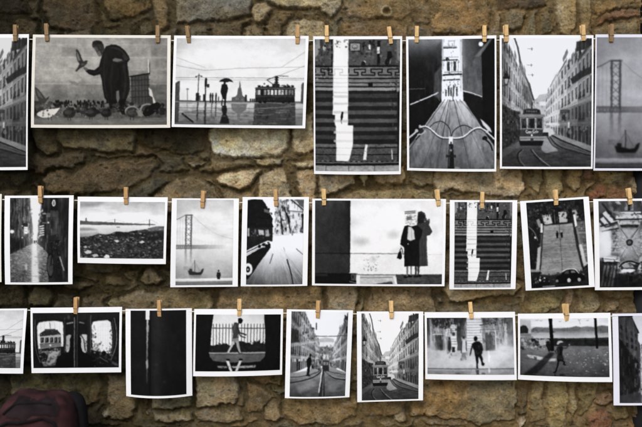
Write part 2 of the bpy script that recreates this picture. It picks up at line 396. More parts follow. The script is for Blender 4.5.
def pic_umbrella_tram():
    c = Cv(176.3, 38.6, 304.2, 125.4, 215, 2)
    c.ygrad([(38, 222), (55, 234), (75, 226), (95, 236), (101, 234)])
    c.a -= (np.clip((190 - c.X) / 20, 0, 1) * 22)[None, :] * np.clip((80 - c.Y) / 40, 0, 1)[:, None]
    c.noise(13, 22, 8); c.noise(7, 8, 3)
    R = c.rng
    for p, v in (([(176, 66), (205, 71), (240, 68.5), (304, 67)], 150), ([(176, 78.6), (240, 78), (304, 78.6)], 120), ([(176, 80.4), (304, 80)], 160), ([(280, 68), (304, 52)], 165), ([(278, 76), (304, 66)], 150), ([(176, 58), (205, 68)], 178)):
        c.line(p, .55, v, .8)
    c.ygrad([(101, 110), (102.5, 150), (105, 205), (108, 196), (111, 160), (117, 142), (126, 104)], [(176, 101.2), (304.5, 101.2), (304.5, 126), (176, 126)])
    c.noise(20, 12, 1.4, [(176, 103), (304.5, 103), (304.5, 126), (176, 126)])
    for y, v in ((102, 60), (108.6, 95), (113.5, 90), (116.8, 110)): c.line([(176, y), (250, y + R.uniform(-.6, .4)), (304, y + .6)], .7, v, .75)
    # reflections first
    c.blots([(176, 110), (256, 110), (256, 125.4), (176, 125.4)], 46, (1.5, 5), (60, 120), (.2, .5), (.25, .6)); c.blots([(176, 104), (256, 104), (256, 114), (176, 114)], 22, (1.5, 5), (215, 240), (.2, .5), (.15, .35))
    c.poly([(255.5, 103), (296, 103), (297, 125.5), (254.6, 125.5)], 62, .93, .3)
    for _ in range(34): c.line([(x := R.uniform(255, 285), y := R.uniform(104, 125)), (x + R.uniform(4, 12), y)], .7, R.uniform(30, 125), .6)
    c.line([(250, 109.5), (296, 106)], .8, 150, .6)
    for x, w, y1, v in ((199, 1.8, 121, 70), (206.5, 2.2, 124, 55), (213, 1, 117, 75), (217, 1.2, 117, 75), (188.5, .6, 113, 130)):
        for k in range(7):
            ya = 103 + (y1 - 103) * k / 7; c.line([(x + R.uniform(-.4, .4), ya), (x + R.uniform(-.4, .4), ya + (y1 - 103) / 7)], w * R.uniform(.6, 1.2), v, .85)
    c.poly([(223.4, 106), (227.6, 106), (228.4, 111), (227.4, 114), (229.6, 118), (231, 124), (221, 124), (222.6, 118), (224, 114), (222.6, 110)], 34, 1, .25)
    c.poly([(232, 104), (248, 104), (247, 110), (242, 113), (241, 124), (239, 124), (238.4, 113), (233, 110)], 105, .85, .4)
    c.poly([(176, 103), (181, 103), (180, 124), (176, 124)], 62, .9, .3)
    c.line([(184, 114.5), (195, 123)], 1.7, 35); c.line([(185, 113.8), (196, 122)], .6, 180, .6)
    c.line([(176, 101.8), (256, 101.8)], .9, 75, .8)
    c.detail([(176, 103), (304, 103), (304, 125), (176, 125)], 150, (1.5, 7), (.3, .8), ((60, 120), (170, 225)), (.2, .5)); c.detail([(255, 103), (296, 103), (296, 125), (255, 125)], 90, (.6, 3), (.6, 3), ((16, 50), (70, 130)), (.3, .7))
    # street furniture and people
    c.poly([(176, 84), (178, 83), (178.4, 82), (181, 82), (180.6, 101.5), (176, 101.5)], 74); c.blots([(176, 83), (181, 83), (181, 101), (176, 101)], 14, (.5, 1), (40, 120))
    c.line([(188.6, 91), (188.6, 101)], .6, 120); c.ell(188.6, 90, 1.3, 1, 140)
    c.line([(199.3, 75.5), (198.8, 101)], .9, 70); c.line([(196.4, 77.5), (199.3, 75.8), (202, 77.2)], .6, 80); c.ell(196.6, 77.4, .9, .7, 60); c.ell(202, 77, .9, .7, 60); c.line([(199.3, 74.5), (199.4, 76)], .6, 70)
    c.line([(206.4, 79), (206.2, 102)], 1.1, 45); c.rect(205.4, 79, 207.6, 87.5, 32); c.rect(207.8, 84.4, 210, 88, 48)
    c.rect(197, 93.6, 200.3, 101.6, 45); c.rect(204.2, 95, 207, 101.8, 48); c.rect(200.3, 96, 202, 101, 100)
    for x in (211.4, 213.6, 217): c.ell(x, 94.2, .6, .8, 42); c.poly([(x - .9, 95), (x + .9, 95), (x + .6, 103.4), (x - .5, 103.4)], 44)
    c.ell(219.5, 99.5, .5, 3, 90)
    c.poly([(219.6, 82.4), (221.5, 80), (224.5, 78.8), (226.6, 78.4), (229.5, 79), (232, 80.4), (233.6, 82.6), (230, 82), (226.5, 82.8), (223, 82)], 33)
    c.ell(225.2, 83.6, 1.1, 1.4, 38)
    c.poly([(222.4, 85), (225, 84.3), (227.6, 85), (228.8, 89), (227.6, 94), (227.2, 100), (226.8, 107), (225.4, 107), (225.2, 99.5), (223.8, 99.5), (223.4, 106.4), (222.4, 106), (222.8, 97), (221.4, 92)], 30)
    c.rect(222.2, 97.4, 223.4, 100.6, 215, .7)
    # monument
    c.poly([(232.4, 102.4), (232.6, 98), (236, 97), (238, 95), (238.6, 89), (239.6, 88), (239.8, 84), (240.2, 81), (240.9, 84), (241.2, 88), (242, 89), (243, 95), (245, 97), (247.6, 96), (248, 102.4)], 100)
    c.blots([(233, 97), (247, 97), (247, 102), (233, 102)], 26, (.5, 1), (50, 150)); c.rect(245.6, 95, 247.6, 102, 50)
    for x in (250.5, 252.6, 254.4): c.rect(x, 99, x + 1.4, 102.2, 60)
    # tram
    c.poly([(256, 87.6), (262, 86.6), (289, 86.8), (295, 88), (295.4, 102.4), (256, 102.4)], 34)
    c.line([(256, 88.2), (295.4, 88.6)], 1.1, 92); c.rect(257, 95.8, 295, 97, 78, .6)
    for x in (258.6, 264.6, 268, 271.4, 275, 278.6, 281.8, 285.4, 289): c.rect(x, 90, x + 2.4, 94.9, R.choice([205, 225, 150, 110, 190]))
    c.rect(292, 90, 294, 95, 120); c.rect(257, 90, 258.2, 95, 120)
    for x in (258.4, 266.6, 284, 287, 291.5): c.rect(x, 85.4, x + 2.4, 87.4, 40)
    c.rect(275.4, 76, 277.9, 87, 45)
    for y in (77.5, 79.5, 82): c.rect(274.6, y, 278.8, y + .8, 30)
    c.rect(272.5, 83.8, 279.6, 86.8, 42); c.line([(267, 80), (276, 86)], .6, 60); c.line([(267, 80), (276.4, 76.2)], .6, 60); c.line([(278.5, 76), (288, 76.2)], .7, 95); c.ell(283, 76.2, 1, .5, 80)
    for x in (261, 266, 284, 290): c.ell(x, 101.8, 1.7, 1.3, 20)
    c.detail([(257, 87.5), (295, 88), (295, 102), (257, 102)], 70, (.5, 2), (.5, 2), ((14, 34), (70, 120)), (.3, .7)); c.blots([(257, 84), (294, 84.6), (294, 88), (257, 88)], 26, (.5, 1.1), (20, 60), (.6, .9))
    c.poly([(301.4, 85), (302.6, 82.6), (304.4, 83), (304.4, 104), (301.6, 103)], 82)
    return c.out()


def pic_stairs():
    c = Cv(314.9, 39.4, 399.8, 170.9, 70, 3)
    R = c.rng
    c.noise(22, 5, 4); 
    c.ygrad([(39, 84), (52, 92), (66, 80)], [(314, 39), (400, 39), (400, 66.5), (314, 66.5)], .6)
    c.poly([(314.9, 39.4), (319.8, 39.4), (320.4, 48), (318, 55), (315, 58)], 165, .8, .4)
    c.rect(320, 40, 322.6, 66, 50, .6); c.rect(331.2, 39, 333, 66, 32)
    c.ell(324.4, 48.5, 1.7, 2.4, 205, .8); c.ell(325, 46.4, 1, 1, 30); c.blots([(320, 41), (330, 41), (330, 58), (320, 58)], 18, (.5, 1.3), (20, 130))
    c.rect(349, 43, 360.4, 52, 38); c.rect(350, 43.8, 359.6, 51, 150); c.ell(354.6, 47, 3, 2.4, 105); c.ell(354.6, 46.6, 2, 1.5, 165)
    c.blots([(361, 40), (375, 40), (375, 57), (361, 57)], 40, (.6, 2), (18, 75)); c.rect(368.2, 45, 370.2, 49.6, 215)
    c.rect(377, 41, 379.8, 66, 22); c.rect(376.8, 47, 379.4, 54, 228)
    c.blots([(381, 41), (396, 41), (396, 66), (381, 66)], 24, (1, 3), (55, 105))
    c.poly([(387, 52), (390.6, 51.5), (392, 57), (389, 60), (390.5, 64), (386, 63)], 22); c.ell(386.5, 62.5, 2, 3.4, 26); c.rect(389, 61, 390.2, 64, 140)
    c.poly([(396, 40), (400, 40), (400, 62), (396.5, 60)], 138, .8, .3); c.blots([(395, 41), (400, 41), (400, 60), (395, 60)], 12, (.4, 1.2), (40, 170))
    c.detail([(314.9, 39.4), (333, 39.4), (333, 66), (314.9, 66)], 70, (.5, 2.5), (.5, 3), ((15, 50), (110, 190)), (.3, .8)); c.detail([(349, 39.4), (400, 39.4), (400, 66), (349, 66)], 120, (.5, 2.6), (.5, 3), ((12, 50), (110, 180)), (.3, .7))
    # terrace with the key pattern
    c.rect(314, 66.2, 400, 91, 116); c.noise(16, 4, 1.5, [(314, 66), (400, 66), (400, 91), (314, 91)])
    c.line([(314, 66.8), (400, 66.3)], 1.7, 20)
    for k in range(-1, 6):
        x = 318.2 + 16.6 * k
        c.line([(x + a, b) for a, b in ((0, 75.4), (6.4, 75.4), (6.4, 72.7), (2.8, 72.7), (2.8, 69.4), (13.8, 69.4), (13.8, 72.7), (10.2, 72.7), (10.2, 75.4), (16.6, 75.4))], 1.15, 24)
    for y, w in ((78.7, 1.2), (83, .9), (87, 1.2)): c.line([(314, y), (400, y)], w, 22)
    c.rect(314, 88, 400, 90.6, 142); c.rect(334, 83.6, 366, 86.4, 128); c.rect(368, 82.4, 372.4, 86.6, 20); c.line([(336, 86), (366, 86)], .5, 60)
    # flights of steps
    c.rect(314, 90.8, 400, 145, 33)
    for k in range(7):
        y = 93.9 + 8.25 * k
        c.rect(314, y, 397, y + 3.9, (58, 74, 76, 82, 78, 62, 54)[k], 1, .25); c.noise(12, 2.5, 1, [(314, y), (397, y), (397, y + 4), (314, y + 4)])
    # sunlit strip
    strip = [(333.2, 39.4), (348.2, 39.4), (348, 80), (347.8, 125), (353, 125.2), (352.6, 148), (350.4, 156), (348, 161.2), (336, 161.2), (335.6, 126), (334.6, 125), (335, 115), (332.6, 114.6), (333, 90)]
    c.poly(strip, 234, 1, .12)
    for y in (95.4, 102.6, 111, 119.8, 131, 139.5): c.rect(333.6, y, 347.6 if y < 124 else 352.4, y + 2.4, 188 if y < 124 else 206, .75, .35)
    c.rect(333, 91.8, 348, 93.4, 205)
    for y in (66.8, 78.7, 83, 87): c.line([(333.4, y), (348, y)], .8, 205)
    c.line([(333.4, 75.4), (334.6, 75.4), (334.6, 69.4), (342.4, 69.4), (342.4, 72.7), (339.8, 72.7), (339.8, 75.4), (348, 75.4)], .8, 190)
    c.blots([(334, 40), (348, 40), (348, 49), (334, 49)], 22, (.4, 1.3), (40, 150))
    c.ell(342.3, 112.8, .9, 1.1, 22); c.poly([(341.2, 113.6), (343, 113.4), (342.8, 117), (341.6, 120.4), (340.6, 119.6), (340.4, 116.6)], 26); c.line([(340.6, 120), (341.4, 123.4)], .6, 60)
    # the landing below
    c.ygrad([(144, 108), (148, 84), (161, 70)], [(314, 144), (335.6, 144), (335.8, 161), (314, 161)]); c.ygrad([(144, 112), (148, 88), (161, 72)], [(352.8, 144), (400, 144), (400, 161), (349, 161)])
    for q in ([(314, 144), (335.6, 144), (335.8, 161), (314, 161)], [(352.8, 144), (400, 144), (400, 161), (350, 161)]): c.noise(22, 1.6, 1, q)
    c.line([(314, 147.7), (336, 147.7)], 1.1, 22); c.line([(352, 147.7), (398, 147.2)], 1.1, 22); c.line([(314, 154.4), (336, 154.4)], 1, 22); c.line([(351, 154.4), (398, 154)], 1, 22)
    c.line([(336, 147.7), (352, 147.7)], .6, 205); c.line([(336, 154.4), (351, 154.4)], .6, 200)
    c.poly([(365.4, 144), (367.6, 144), (366.4, 159.4), (363, 159.4)], 226); c.poly([(391.6, 147), (392.6, 150), (393.4, 159), (392, 159)], 205)
    c.rect(314, 160.8, 400, 165.6, 26); c.line([(314, 162.4), (400, 162)], 1.1, 116)
    for x in np.arange(316, 399, 5.2): c.rect(x, 160.6, x + 2.6, 161.4, R.uniform(80, 150))
    c.ygrad([(165, 150), (171, 168)], [(314, 165.4), (400, 164.8), (400, 171), (314, 171)]); c.noise(30, 2.4, 1.2, [(314, 165.4), (400, 164.8), (400, 171), (314, 171)])
    for x in (325.5, 348.6, 374.8): c.line([(x, 165), (x, 171)], .6, 70)
    c.detail([(314, 144), (336, 144), (336, 161), (314, 161)], 50, (.5, 2), (.4, 1.5), ((20, 50), (110, 150)), (.3, .7)); c.detail([(352, 144), (400, 144), (400, 161), (352, 161)], 70, (.5, 2), (.4, 1.5), ((20, 50), (110, 150)), (.3, .7)); c.detail([(386, 66), (400, 66), (400, 160), (394, 160)], 60, (.4, 1.4), (.6, 3), ((12, 30), (90, 170)), (.3, .7))
    c.blots([(395.5, 66), (400, 66), (400, 92), (394, 92)], 30, (.6, 1.8), (20, 95)); c.rect(397.6, 91, 400, 161, 30, .8); c.rect(396.4, 88, 398.6, 92, 170, .7)
    c.blots([(314.9, 66), (332, 66), (330, 84), (314.9, 84)], 10, (.5, 1.2), (150, 200)); c.ell(364, 62.8, 1.5, 2, 190); c.ell(363, 64.5, 2.2, 3, 30); c.ell(328.5, 70, 1.4, 2, 30)
    return c.out()


def pic_handlebar():
    c = Cv(408.2, 39.4, 494.4, 168.6, 28, 4)
    R = c.rng
    c.ygrad([(39, 138), (44, 120), (50, 82), (58, 44), (70, 28), (105, 22)], [(408, 39), (443, 39), (441, 104), (408, 140)])
    c.xgrad([(408, 0), (436, 0), (442, 45)], None, 0)
    c.poly([(436, 46), (442, 40), (442, 64), (437, 60)], 70, .5, .8)
    c.poly([(434, 74), (441, 66), (441, 100), (433, 96)], 92, .8, 1); c.noise(14, 2, 8, [(424, 60), (441, 60), (441, 104), (424, 104)])
    c.line([(408, 89.6), (425, 88.8)], .7, 105); c.line([(425, 72), (425, 96)], .6, 45)
    c.line([(410, 105), (425, 98.6), (437.6, 93)], 1.1, 225); c.line([(437, 93.6), (439, 101)], .8, 90)
    # right-hand wall
    c.poly([(461, 39), (480, 39), (484, 60), (482, 100), (463, 100)], 78, 1, .6)
    c.xgrad([(461, 150), (466, 96), (474, 70), (482, 46)], [(461, 39), (486, 39), (480, 56), (463, 70)], .9)
    c.poly([(478.6, 55.6), (480.6, 70), (481.2, 97), (463, 92), (462.6, 70)], 92, 1, .3); c.noise(22, 4, 9, [(479, 56), (481, 97), (463, 92), (463, 70)])
    c.poly([(480, 54), (485, 45), (489, 39), (494.5, 39), (494.5, 146), (482, 120), (481.6, 97)], 20, 1, .4)
    c.poly([(474, 58), (486, 43.5), (489.5, 39.4), (492, 39.4), (488, 45), (480, 56.5)], 122, .85, .5)
    c.line([(480.4, 55), (481.6, 97)], .7, 140, .6); c.ell(480.6, 45, 2.3, 2.4, 242, 1, .15)
    c.line([(463, 91.4), (472, 93.6), (481, 97)], .9, 215)
    c.poly([(462.6, 92), (481, 97.6), (482.4, 128), (470, 112), (463, 100)], 26)
    # bright end of the alley
    c.poly([(442, 39), (461.6, 39), (462, 70), (463, 102), (441, 103), (441.6, 70)], 238, 1, .25)
    c.rect(441.6, 40, 443.4, 70, 165, .6, .3); c.rect(459.6, 40, 461.4, 92, 190, .6, .3)
    c.line([(443.6, 48.4), (456, 48.2)], 1.3, 45); c.line([(443.6, 47), (456, 46.8)], .6, 120); c.line([(448, 41.4), (455, 41.2)], .6, 150)
    for x in (448.6, 454): c.line([(x, 41), (x, 48)], .6, 155)
    c.line([(442.6, 60.8), (457, 60.2)], 1.2, 55); c.line([(444, 57.6), (458, 57.4)], .6, 130); c.ell(447.2, 59.6, 1.8, 1.9, 40); c.blots([(443, 58), (459, 58), (459, 64), (443, 64)], 14, (.4, 1), (50, 130))
    c.rect(446.8, 62, 449.4, 71.4, 55); c.rect(453.2, 62, 455.8, 71.4, 60); c.line([(451.4, 62), (451.4, 72)], .6, 120); c.line([(458, 61), (458, 74)], .6, 150)
    c.line([(443, 75.4), (461, 74.6)], 1.7, 48); c.line([(444, 72.8), (461, 72.2)], .6, 90); c.blots([(442, 72), (461, 72), (461, 77), (442, 77)], 16, (.4, .9), (40, 110))
    c.line([(443, 80.6), (459, 80)], 1.3, 78); c.blots([(443, 79), (459, 79), (459, 88), (443, 88)], 16, (.5, 1.1), (70, 170))
    for x, h in ((448.3, 9), (450.6, 7), (453.2, 10), (456.4, 8), (445.6, 5)):
        c.ell(x, 96 - h, .7, .9, 60); c.poly([(x - .9, 97 - h), (x + 1, 97 - h), (x + .6, 96.5), (x - .5, 96.5)], R.uniform(50, 100))
    c.line([(452.6, 94), (452.6, 103)], .8, 70); c.line([(449, 101.2), (454, 101)], .8, 90)
    c.detail([(443, 40), (461, 40), (462, 84), (442, 84)], 46, (.4, 1.2), (.8, 3.5), ((40, 120), (215, 248)), (.4, .8)); c.detail([(443, 84), (462, 84), (462, 97), (442, 97)], 34, (.4, 1), (.5, 2), ((50, 120), (200, 248)), (.4, .8)); c.detail([(466, 60), (480, 58), (480, 94), (464, 90)], 40, (.6, 2), (2, 8), ((46, 66), (96, 125)), (.2, .45)); c.detail([(409, 62), (440, 62), (440, 90), (409, 104)], 40, (.5, 2), (2, 9), ((16, 26), (40, 62)), (.2, .5))
    # boards of the floor
    fl = [(441, 102), (463.4, 101), (468, 110), (481, 128), (494.5, 147), (494.5, 168.6), (408, 168.6), (408, 147), (420, 132), (434, 112)]
    c.ygrad([(100, 200), (112, 160), (130, 132), (150, 116), (169, 92)], fl); c.noise(34, 2.4, 7, fl); c.detail(fl, 120, (.8, 3), (.4, 1.2), ((70, 100), (170, 205)), (.2, .45))
    for xb, v, w in ((395, 40, .7), (421, 55, .7), (436, 50, .8), (444.5, 80, .6), (470, 60, .8), (488, 60, .7), (520, 60, .7)):
        c.line([(451 + (xb - 451) * .12, 100), (xb, 168.6)], w, v, .75)
    c.poly([(464, 134), (474, 134), (490, 168), (471, 168)], 185, .35, 1.2); c.poly([(430, 134), (440, 134), (420, 168), (408, 168)], 180, .25, 1.2)
    c.poly([(456, 103), (463, 103), (471, 119), (470, 127), (461, 120)], 212, .5, .9)
    c.poly([(437, 140), (466, 140), (470, 168), (434, 168)], 96, .45, 1)
    c.line([(434, 112), (420, 132), (408, 148)], .9, 190, .7); c.line([(464, 102), (481, 128)], .9, 200, .7)
    c.poly([(479.6, 118.6), (483.4, 121.6), (489.6, 128), (491.6, 133), (488, 131), (482.8, 125.4)], 216, 1, .2)
    # bicycle
    c.curve([(429, 127.6), (433.5, 123.4), (440, 121.4), (446, 124.6), (449.6, 130), (450.4, 137)], .75, 40); c.curve([(451, 137), (453, 131), (458, 127), (464, 125.2), (471, 128), (475, 131.5)], .75, 40)
    c.curve([(475, 131), (481, 134), (485, 139), (482, 141)], .7, 150)
    c.line([(408, 150), (414, 141), (419, 136)], 1.4, 40); c.line([(408.4, 149), (414.5, 140.4)], .5, 165)
    c.line([(408, 138.5), (414, 133.6), (416.5, 131)], 1.6, 205); c.ell(415.8, 131.2, 1.7, 1.7, 190); c.ell(419.4, 127, 1.5, 1.9, 178); c.ell(420.6, 131.6, 2.6, 3, 40, .9); c.curve([(417, 135), (421, 134.4), (425, 131)], 1, 190)
    bar = [(419.6, 127.4), (424, 126.4), (428.6, 128), (433.4, 132), (438, 135.7), (443, 137.6), (451, 137.9), (459, 137.6), (464.6, 135.6), (469.6, 131.6), (474.4, 128.4), (479.6, 127.8), (484, 130), (488, 133.6), (494.4, 139.6)]
    c.curve([(x, y + .9) for x, y in bar], 1.7, 45, .8); c.curve([(x, y + .1) for x, y in bar], 1.5, 150); c.curve([(x, y - .2) for x, y in bar], .8, 244)
    c.ell(486.6, 131.8, 1.6, 1.5, 200); c.ell(484.4, 138.2, 2.6, 2.1, 24); c.curve([(484, 139), (489, 143), (492, 150)], 1.6, 30); c.curve([(488, 140), (491.4, 144.6), (493, 150)], .6, 170)
    c.rect(448.4, 136.6, 452.4, 143.6, 226); c.rect(449.6, 141.6, 451.6, 144.4, 60)
    c.poly([(448.6, 144), (452.6, 144), (453.8, 168.6), (447.2, 168.6)], 30); c.line([(449.4, 146), (448.6, 166)], .6, 96)
    c.line([(446.2, 156), (454.6, 156)], 1.8, 34); c.ell(446.4, 156, 1, 1.6, 44); c.ell(454.6, 156, 1, 1.6, 44); c.ell(450.6, 150, 1.2, 1.2, 120); c.ell(457, 167.6, 3, 1.2, 150, .8)
    return c.out()


def pic_tram_street():
    c = Cv(501.6, 38.4, 591.8, 167, 246, 5)
    R = c.rng
    c.noise(4, 20, 20)
    for p in ([(534, 38), (531.6, 50), (531, 66), (531, 76)], ): c.line(p, .4, 205, .7)
    for x, y in ((530.6, 49.4), (530, 65.6), (531.2, 75.4)): c.line([(x - 3.4, y - .2), (x + 2.4, y)], .5, 130); c.line([(x + .8, y - 1), (x + .9, y + 1.2)], .9, 110)
    # far end of the street
    c.poly([(532, 101), (536, 99), (539, 95), (546, 94), (550, 97), (552, 132), (530, 132)], 190, 1, .3)
    c.blots([(533, 100), (549, 98), (551, 130), (531, 130)], 60, (.6, 1.6), (90, 215), (.5, .9))
    c.rect(539, 102, 547, 106, 232, .9, .3)
    # left-hand fronts
    L = [(501.6, 38.4), (514.4, 38.4), (517.6, 48), (519.4, 57), (520, 66), (524, 76), (528.6, 82), (531.4, 96), (534, 103), (535, 118), (520, 140), (501.6, 146)]
    c.street([(501, -6), (534.6, 102), (534.6, 126), (501, 152)], [(.22, 150, -1.55), (.44, 176, -1.2), (.68, 140, -.25), (1, 170, 0)], 6, 1.35, .45)
    c.poly([(501.6, 38), (506, 38), (505, 140), (501.6, 146)], 78, .45, 1)
    c.line([(514.4, 38.4), (517.6, 48), (519.4, 57)], 1.6, 80); c.line([(519.4, 57), (520, 66), (524, 76), (528.6, 84), (533, 100)], 1.7, 74); c.line([(512, 40), (517, 58), (527, 84)], .6, 215, .7)
    c.poly([(522, 84), (529, 88), (533, 106), (530, 106), (523, 96)], 78, .6, .4)
    c.poly([(501.6, 104), (511, 110), (520, 112), (521, 145), (501.6, 152)], 44, .92, .8); c.noise(24, 2, 3, [(501.6, 106), (520, 112), (521, 145), (501.6, 150)])
    c.blots([(502, 112), (520, 114), (519, 142), (502, 142)], 26, (.5, 1.3), (20, 130))
    c.rect(502.6, 77.4, 509.4, 79.2, 34); c.poly([(504.4, 73.6), (507.6, 73.6), (508.8, 77.6), (503.2, 77.6)], 40); c.line([(506, 71.4), (506, 73.6)], .8, 60)
    c.poly([(503.8, 79.2), (508.4, 79.2), (507.4, 84.6), (504.6, 84.6)], 172); c.line([(503.8, 79.2), (504.6, 84.8), (507.4, 84.8), (508.4, 79.2)], .7, 40); c.line([(501.6, 86), (506, 86), (506, 84.6)], .8, 60)
    c.detail([(501.6, 100), (521, 108), (521, 146), (501.6, 150)], 90, (.5, 2), (.6, 4), ((16, 40), (80, 150)), (.3, .8))
    # right-hand fronts
    Rr = [(591.8, 38.4), (579, 38.4), (577, 41), (570, 43), (567, 46), (568.4, 51), (565, 53), (562, 57), (563, 62), (559.6, 66), (555, 67), (551.6, 72), (550.6, 79), (549, 90), (546, 97), (546, 131), (556, 135), (591.8, 147)]
    c.street([(593, 14), (545, 97), (545.6, 131), (593, 149)], [(.26, 128, -.9), (.46, 158, -.35), (.66, 184, .1), (.84, 196, .3), (1, 205, 0)], 5, 1.3, .35)
    c.poly([(576, 42), (592, 38.4), (592, 45), (584, 50), (576, 52)], 50, .9, .3); c.poly([(570, 79), (583, 70), (592, 66), (592, 73), (582, 78), (572, 85)], 46, .9, .3); c.poly([(562, 59), (566.6, 49), (568, 53), (563, 63)], 84, .8, .3); c.poly([(553, 74), (559, 69), (560.6, 128), (552.6, 127)], 214, .45, .5)
    c.poly([(560, 110), (592, 100), (592, 146), (570, 140), (559, 133)], 52, .5, .8)
    c.blots([(558, 114), (591, 108), (591, 142), (560, 134)], 46, (.7, 2.2), (30, 150), (.4, .8), (1, 2.6)); c.rect(567.6, 122, 569.4, 128, 220, .8, .3); c.rect(559.6, 110, 569.6, 113.4, 62, .8)
    # roadway
    rd = [(501.6, 150), (520, 141), (546, 131), (556, 134), (591.8, 148), (591.8, 167), (501.6, 167)]
    c.ygrad([(131, 150), (140, 105), (150, 74), (167, 52)], rd); c.noise(16, 8, 2, rd)
    c.poly([(541, 138), (545, 136), (558, 151), (545, 153), (541, 150)], 162, .9, .5)
    c.poly([(551, 134), (561, 135.6), (592, 146), (592, 154), (575, 147), (560, 140)], 150, .85, .4); c.noise(18, 3, 1.4, [(551, 134), (592, 146), (592, 154), (560, 140)])
    c.curve([(551, 135.4), (565, 142), (592, 152.6)], 1.4, 40); c.curve([(549.4, 137), (558, 146), (575, 152), (592, 156)], 1.1, 42); c.curve([(547, 137), (553, 146), (562, 150)], .9, 60)
    c.curve([(549, 136), (560, 145), (576, 150.4), (592, 154.6)], .6, 130, .7)
    c.curve([(523, 150), (519.4, 154), (520, 160), (525, 167)], .8, 104, .8); c.curve([(532, 150), (538, 157), (550, 166.4)], .8, 150, .8); c.curve([(530.6, 150), (536, 157.4), (546, 166.6)], 1.3, 36); c.curve([(521.4, 150), (517.6, 154), (518, 161), (523, 167)], 1.2, 32)
    c.poly([(501.6, 152), (519, 141), (521, 146), (506, 156), (501.6, 158)], 96, .7, .6)
    c.detail(rd, 110, (2, 9), (.3, .8), ((30, 60), (110, 160)), (.15, .4))
    # car
    c.poly([(542, 131), (544, 128.4), (549, 128), (553, 130), (554.4, 134), (548.6, 136.6), (542.4, 136)], 205, 1, .2); c.poly([(542.6, 132.6), (548, 132.6), (548.4, 136.6), (542.4, 136.4)], 42)
    # tram
    c.line([(531.4, 103), (531.6, 110)], .9, 50)
    c.poly([(518.6, 141), (543.4, 141), (542, 146), (520, 146)], 24, .95, .4)
    c.poly([(523.4, 110), (527, 109), (536, 109), (539.4, 110), (540.6, 114.6), (522.4, 114.6)], 58); c.rect(524.6, 110.6, 538.6, 112.8, 32); 
    for x in np.arange(526, 537, 1.6): c.rect(x, 111.1, x + .9, 112.3, 165, .9)
    c.poly([(519.6, 114.6), (543.6, 114.6), (544.4, 117.4), (518.8, 117.4)], 128)
    c.poly([(519.6, 117.4), (543, 117.4), (542.4, 137.4), (519.8, 137.4)], 62)
    for x0, x1 in ((520.8, 526), (527.6, 534.4), (536, 541.6)): c.rect(x0 - .7, 118, x1 + .7, 129, 190); c.rect(x0, 118.6, x1, 128.6, 34); c.poly([(x0 + .6, 119), (x0 + 2, 119), (x0 + 1, 126), (x0 + .6, 126)], 90, .8)
    c.ell(524.4, 124, 1, 2, 60); c.ell(538.4, 123.6, 1.1, 2.2, 72)
    c.rect(519.4, 129, 543, 130, 110); c.detail([(520, 118), (543, 118), (543, 129), (520, 129)], 26, (.4, 1.6), (.8, 4), ((16, 40), (110, 190)), (.3, .6)); c.rect(524.6, 129.8, 538.4, 134, 46, .8, .2)
    # white script lettering across the front
    c.curve([(527.2, 130.7), (526, 130.5), (525.4, 131.6), (526, 132.9), (527.2, 132.6)], .55, 235)
    for x in (528, 530.2): c.ell(x, 132.2, .7, .7, 235, 1, 0, .35)
    c.curve([(529.6, 131.8), (528.9, 131.8), (528.9, 132.8), (529.6, 132.7)], .4, 235); c.line([(530.9, 131.6), (531, 132.8)], .4, 235); c.line([(531.4, 132), (532.1, 131.9)], .4, 235)
    c.curve([(534, 130.4), (532.9, 130.3), (532.4, 131.5), (533, 132.7), (534, 132.4)], .55, 235); c.ell(534.8, 132, .7, .7, 235, 1, 0, .35); c.line([(536, 130), (535.8, 132.6)], .45, 235); c.ell(537, 131.9, .7, .7, 235, 1, 0, .35); c.line([(537.8, 131.3), (537.9, 132.6)], .4, 235)
    c.curve([(526, 133.3), (530, 133.7), (537, 133.1)], .4, 210)
    c.poly([(519, 136.6), (543.4, 136.6), (543, 140.8), (520, 140.8)], 150); c.line([(519, 138.6), (543.4, 138.6)], .6, 84); c.ell(531.4, 135.4, 1, 1, 235); c.rect(530, 138.4, 533, 141.6, 60)
    return c.out()


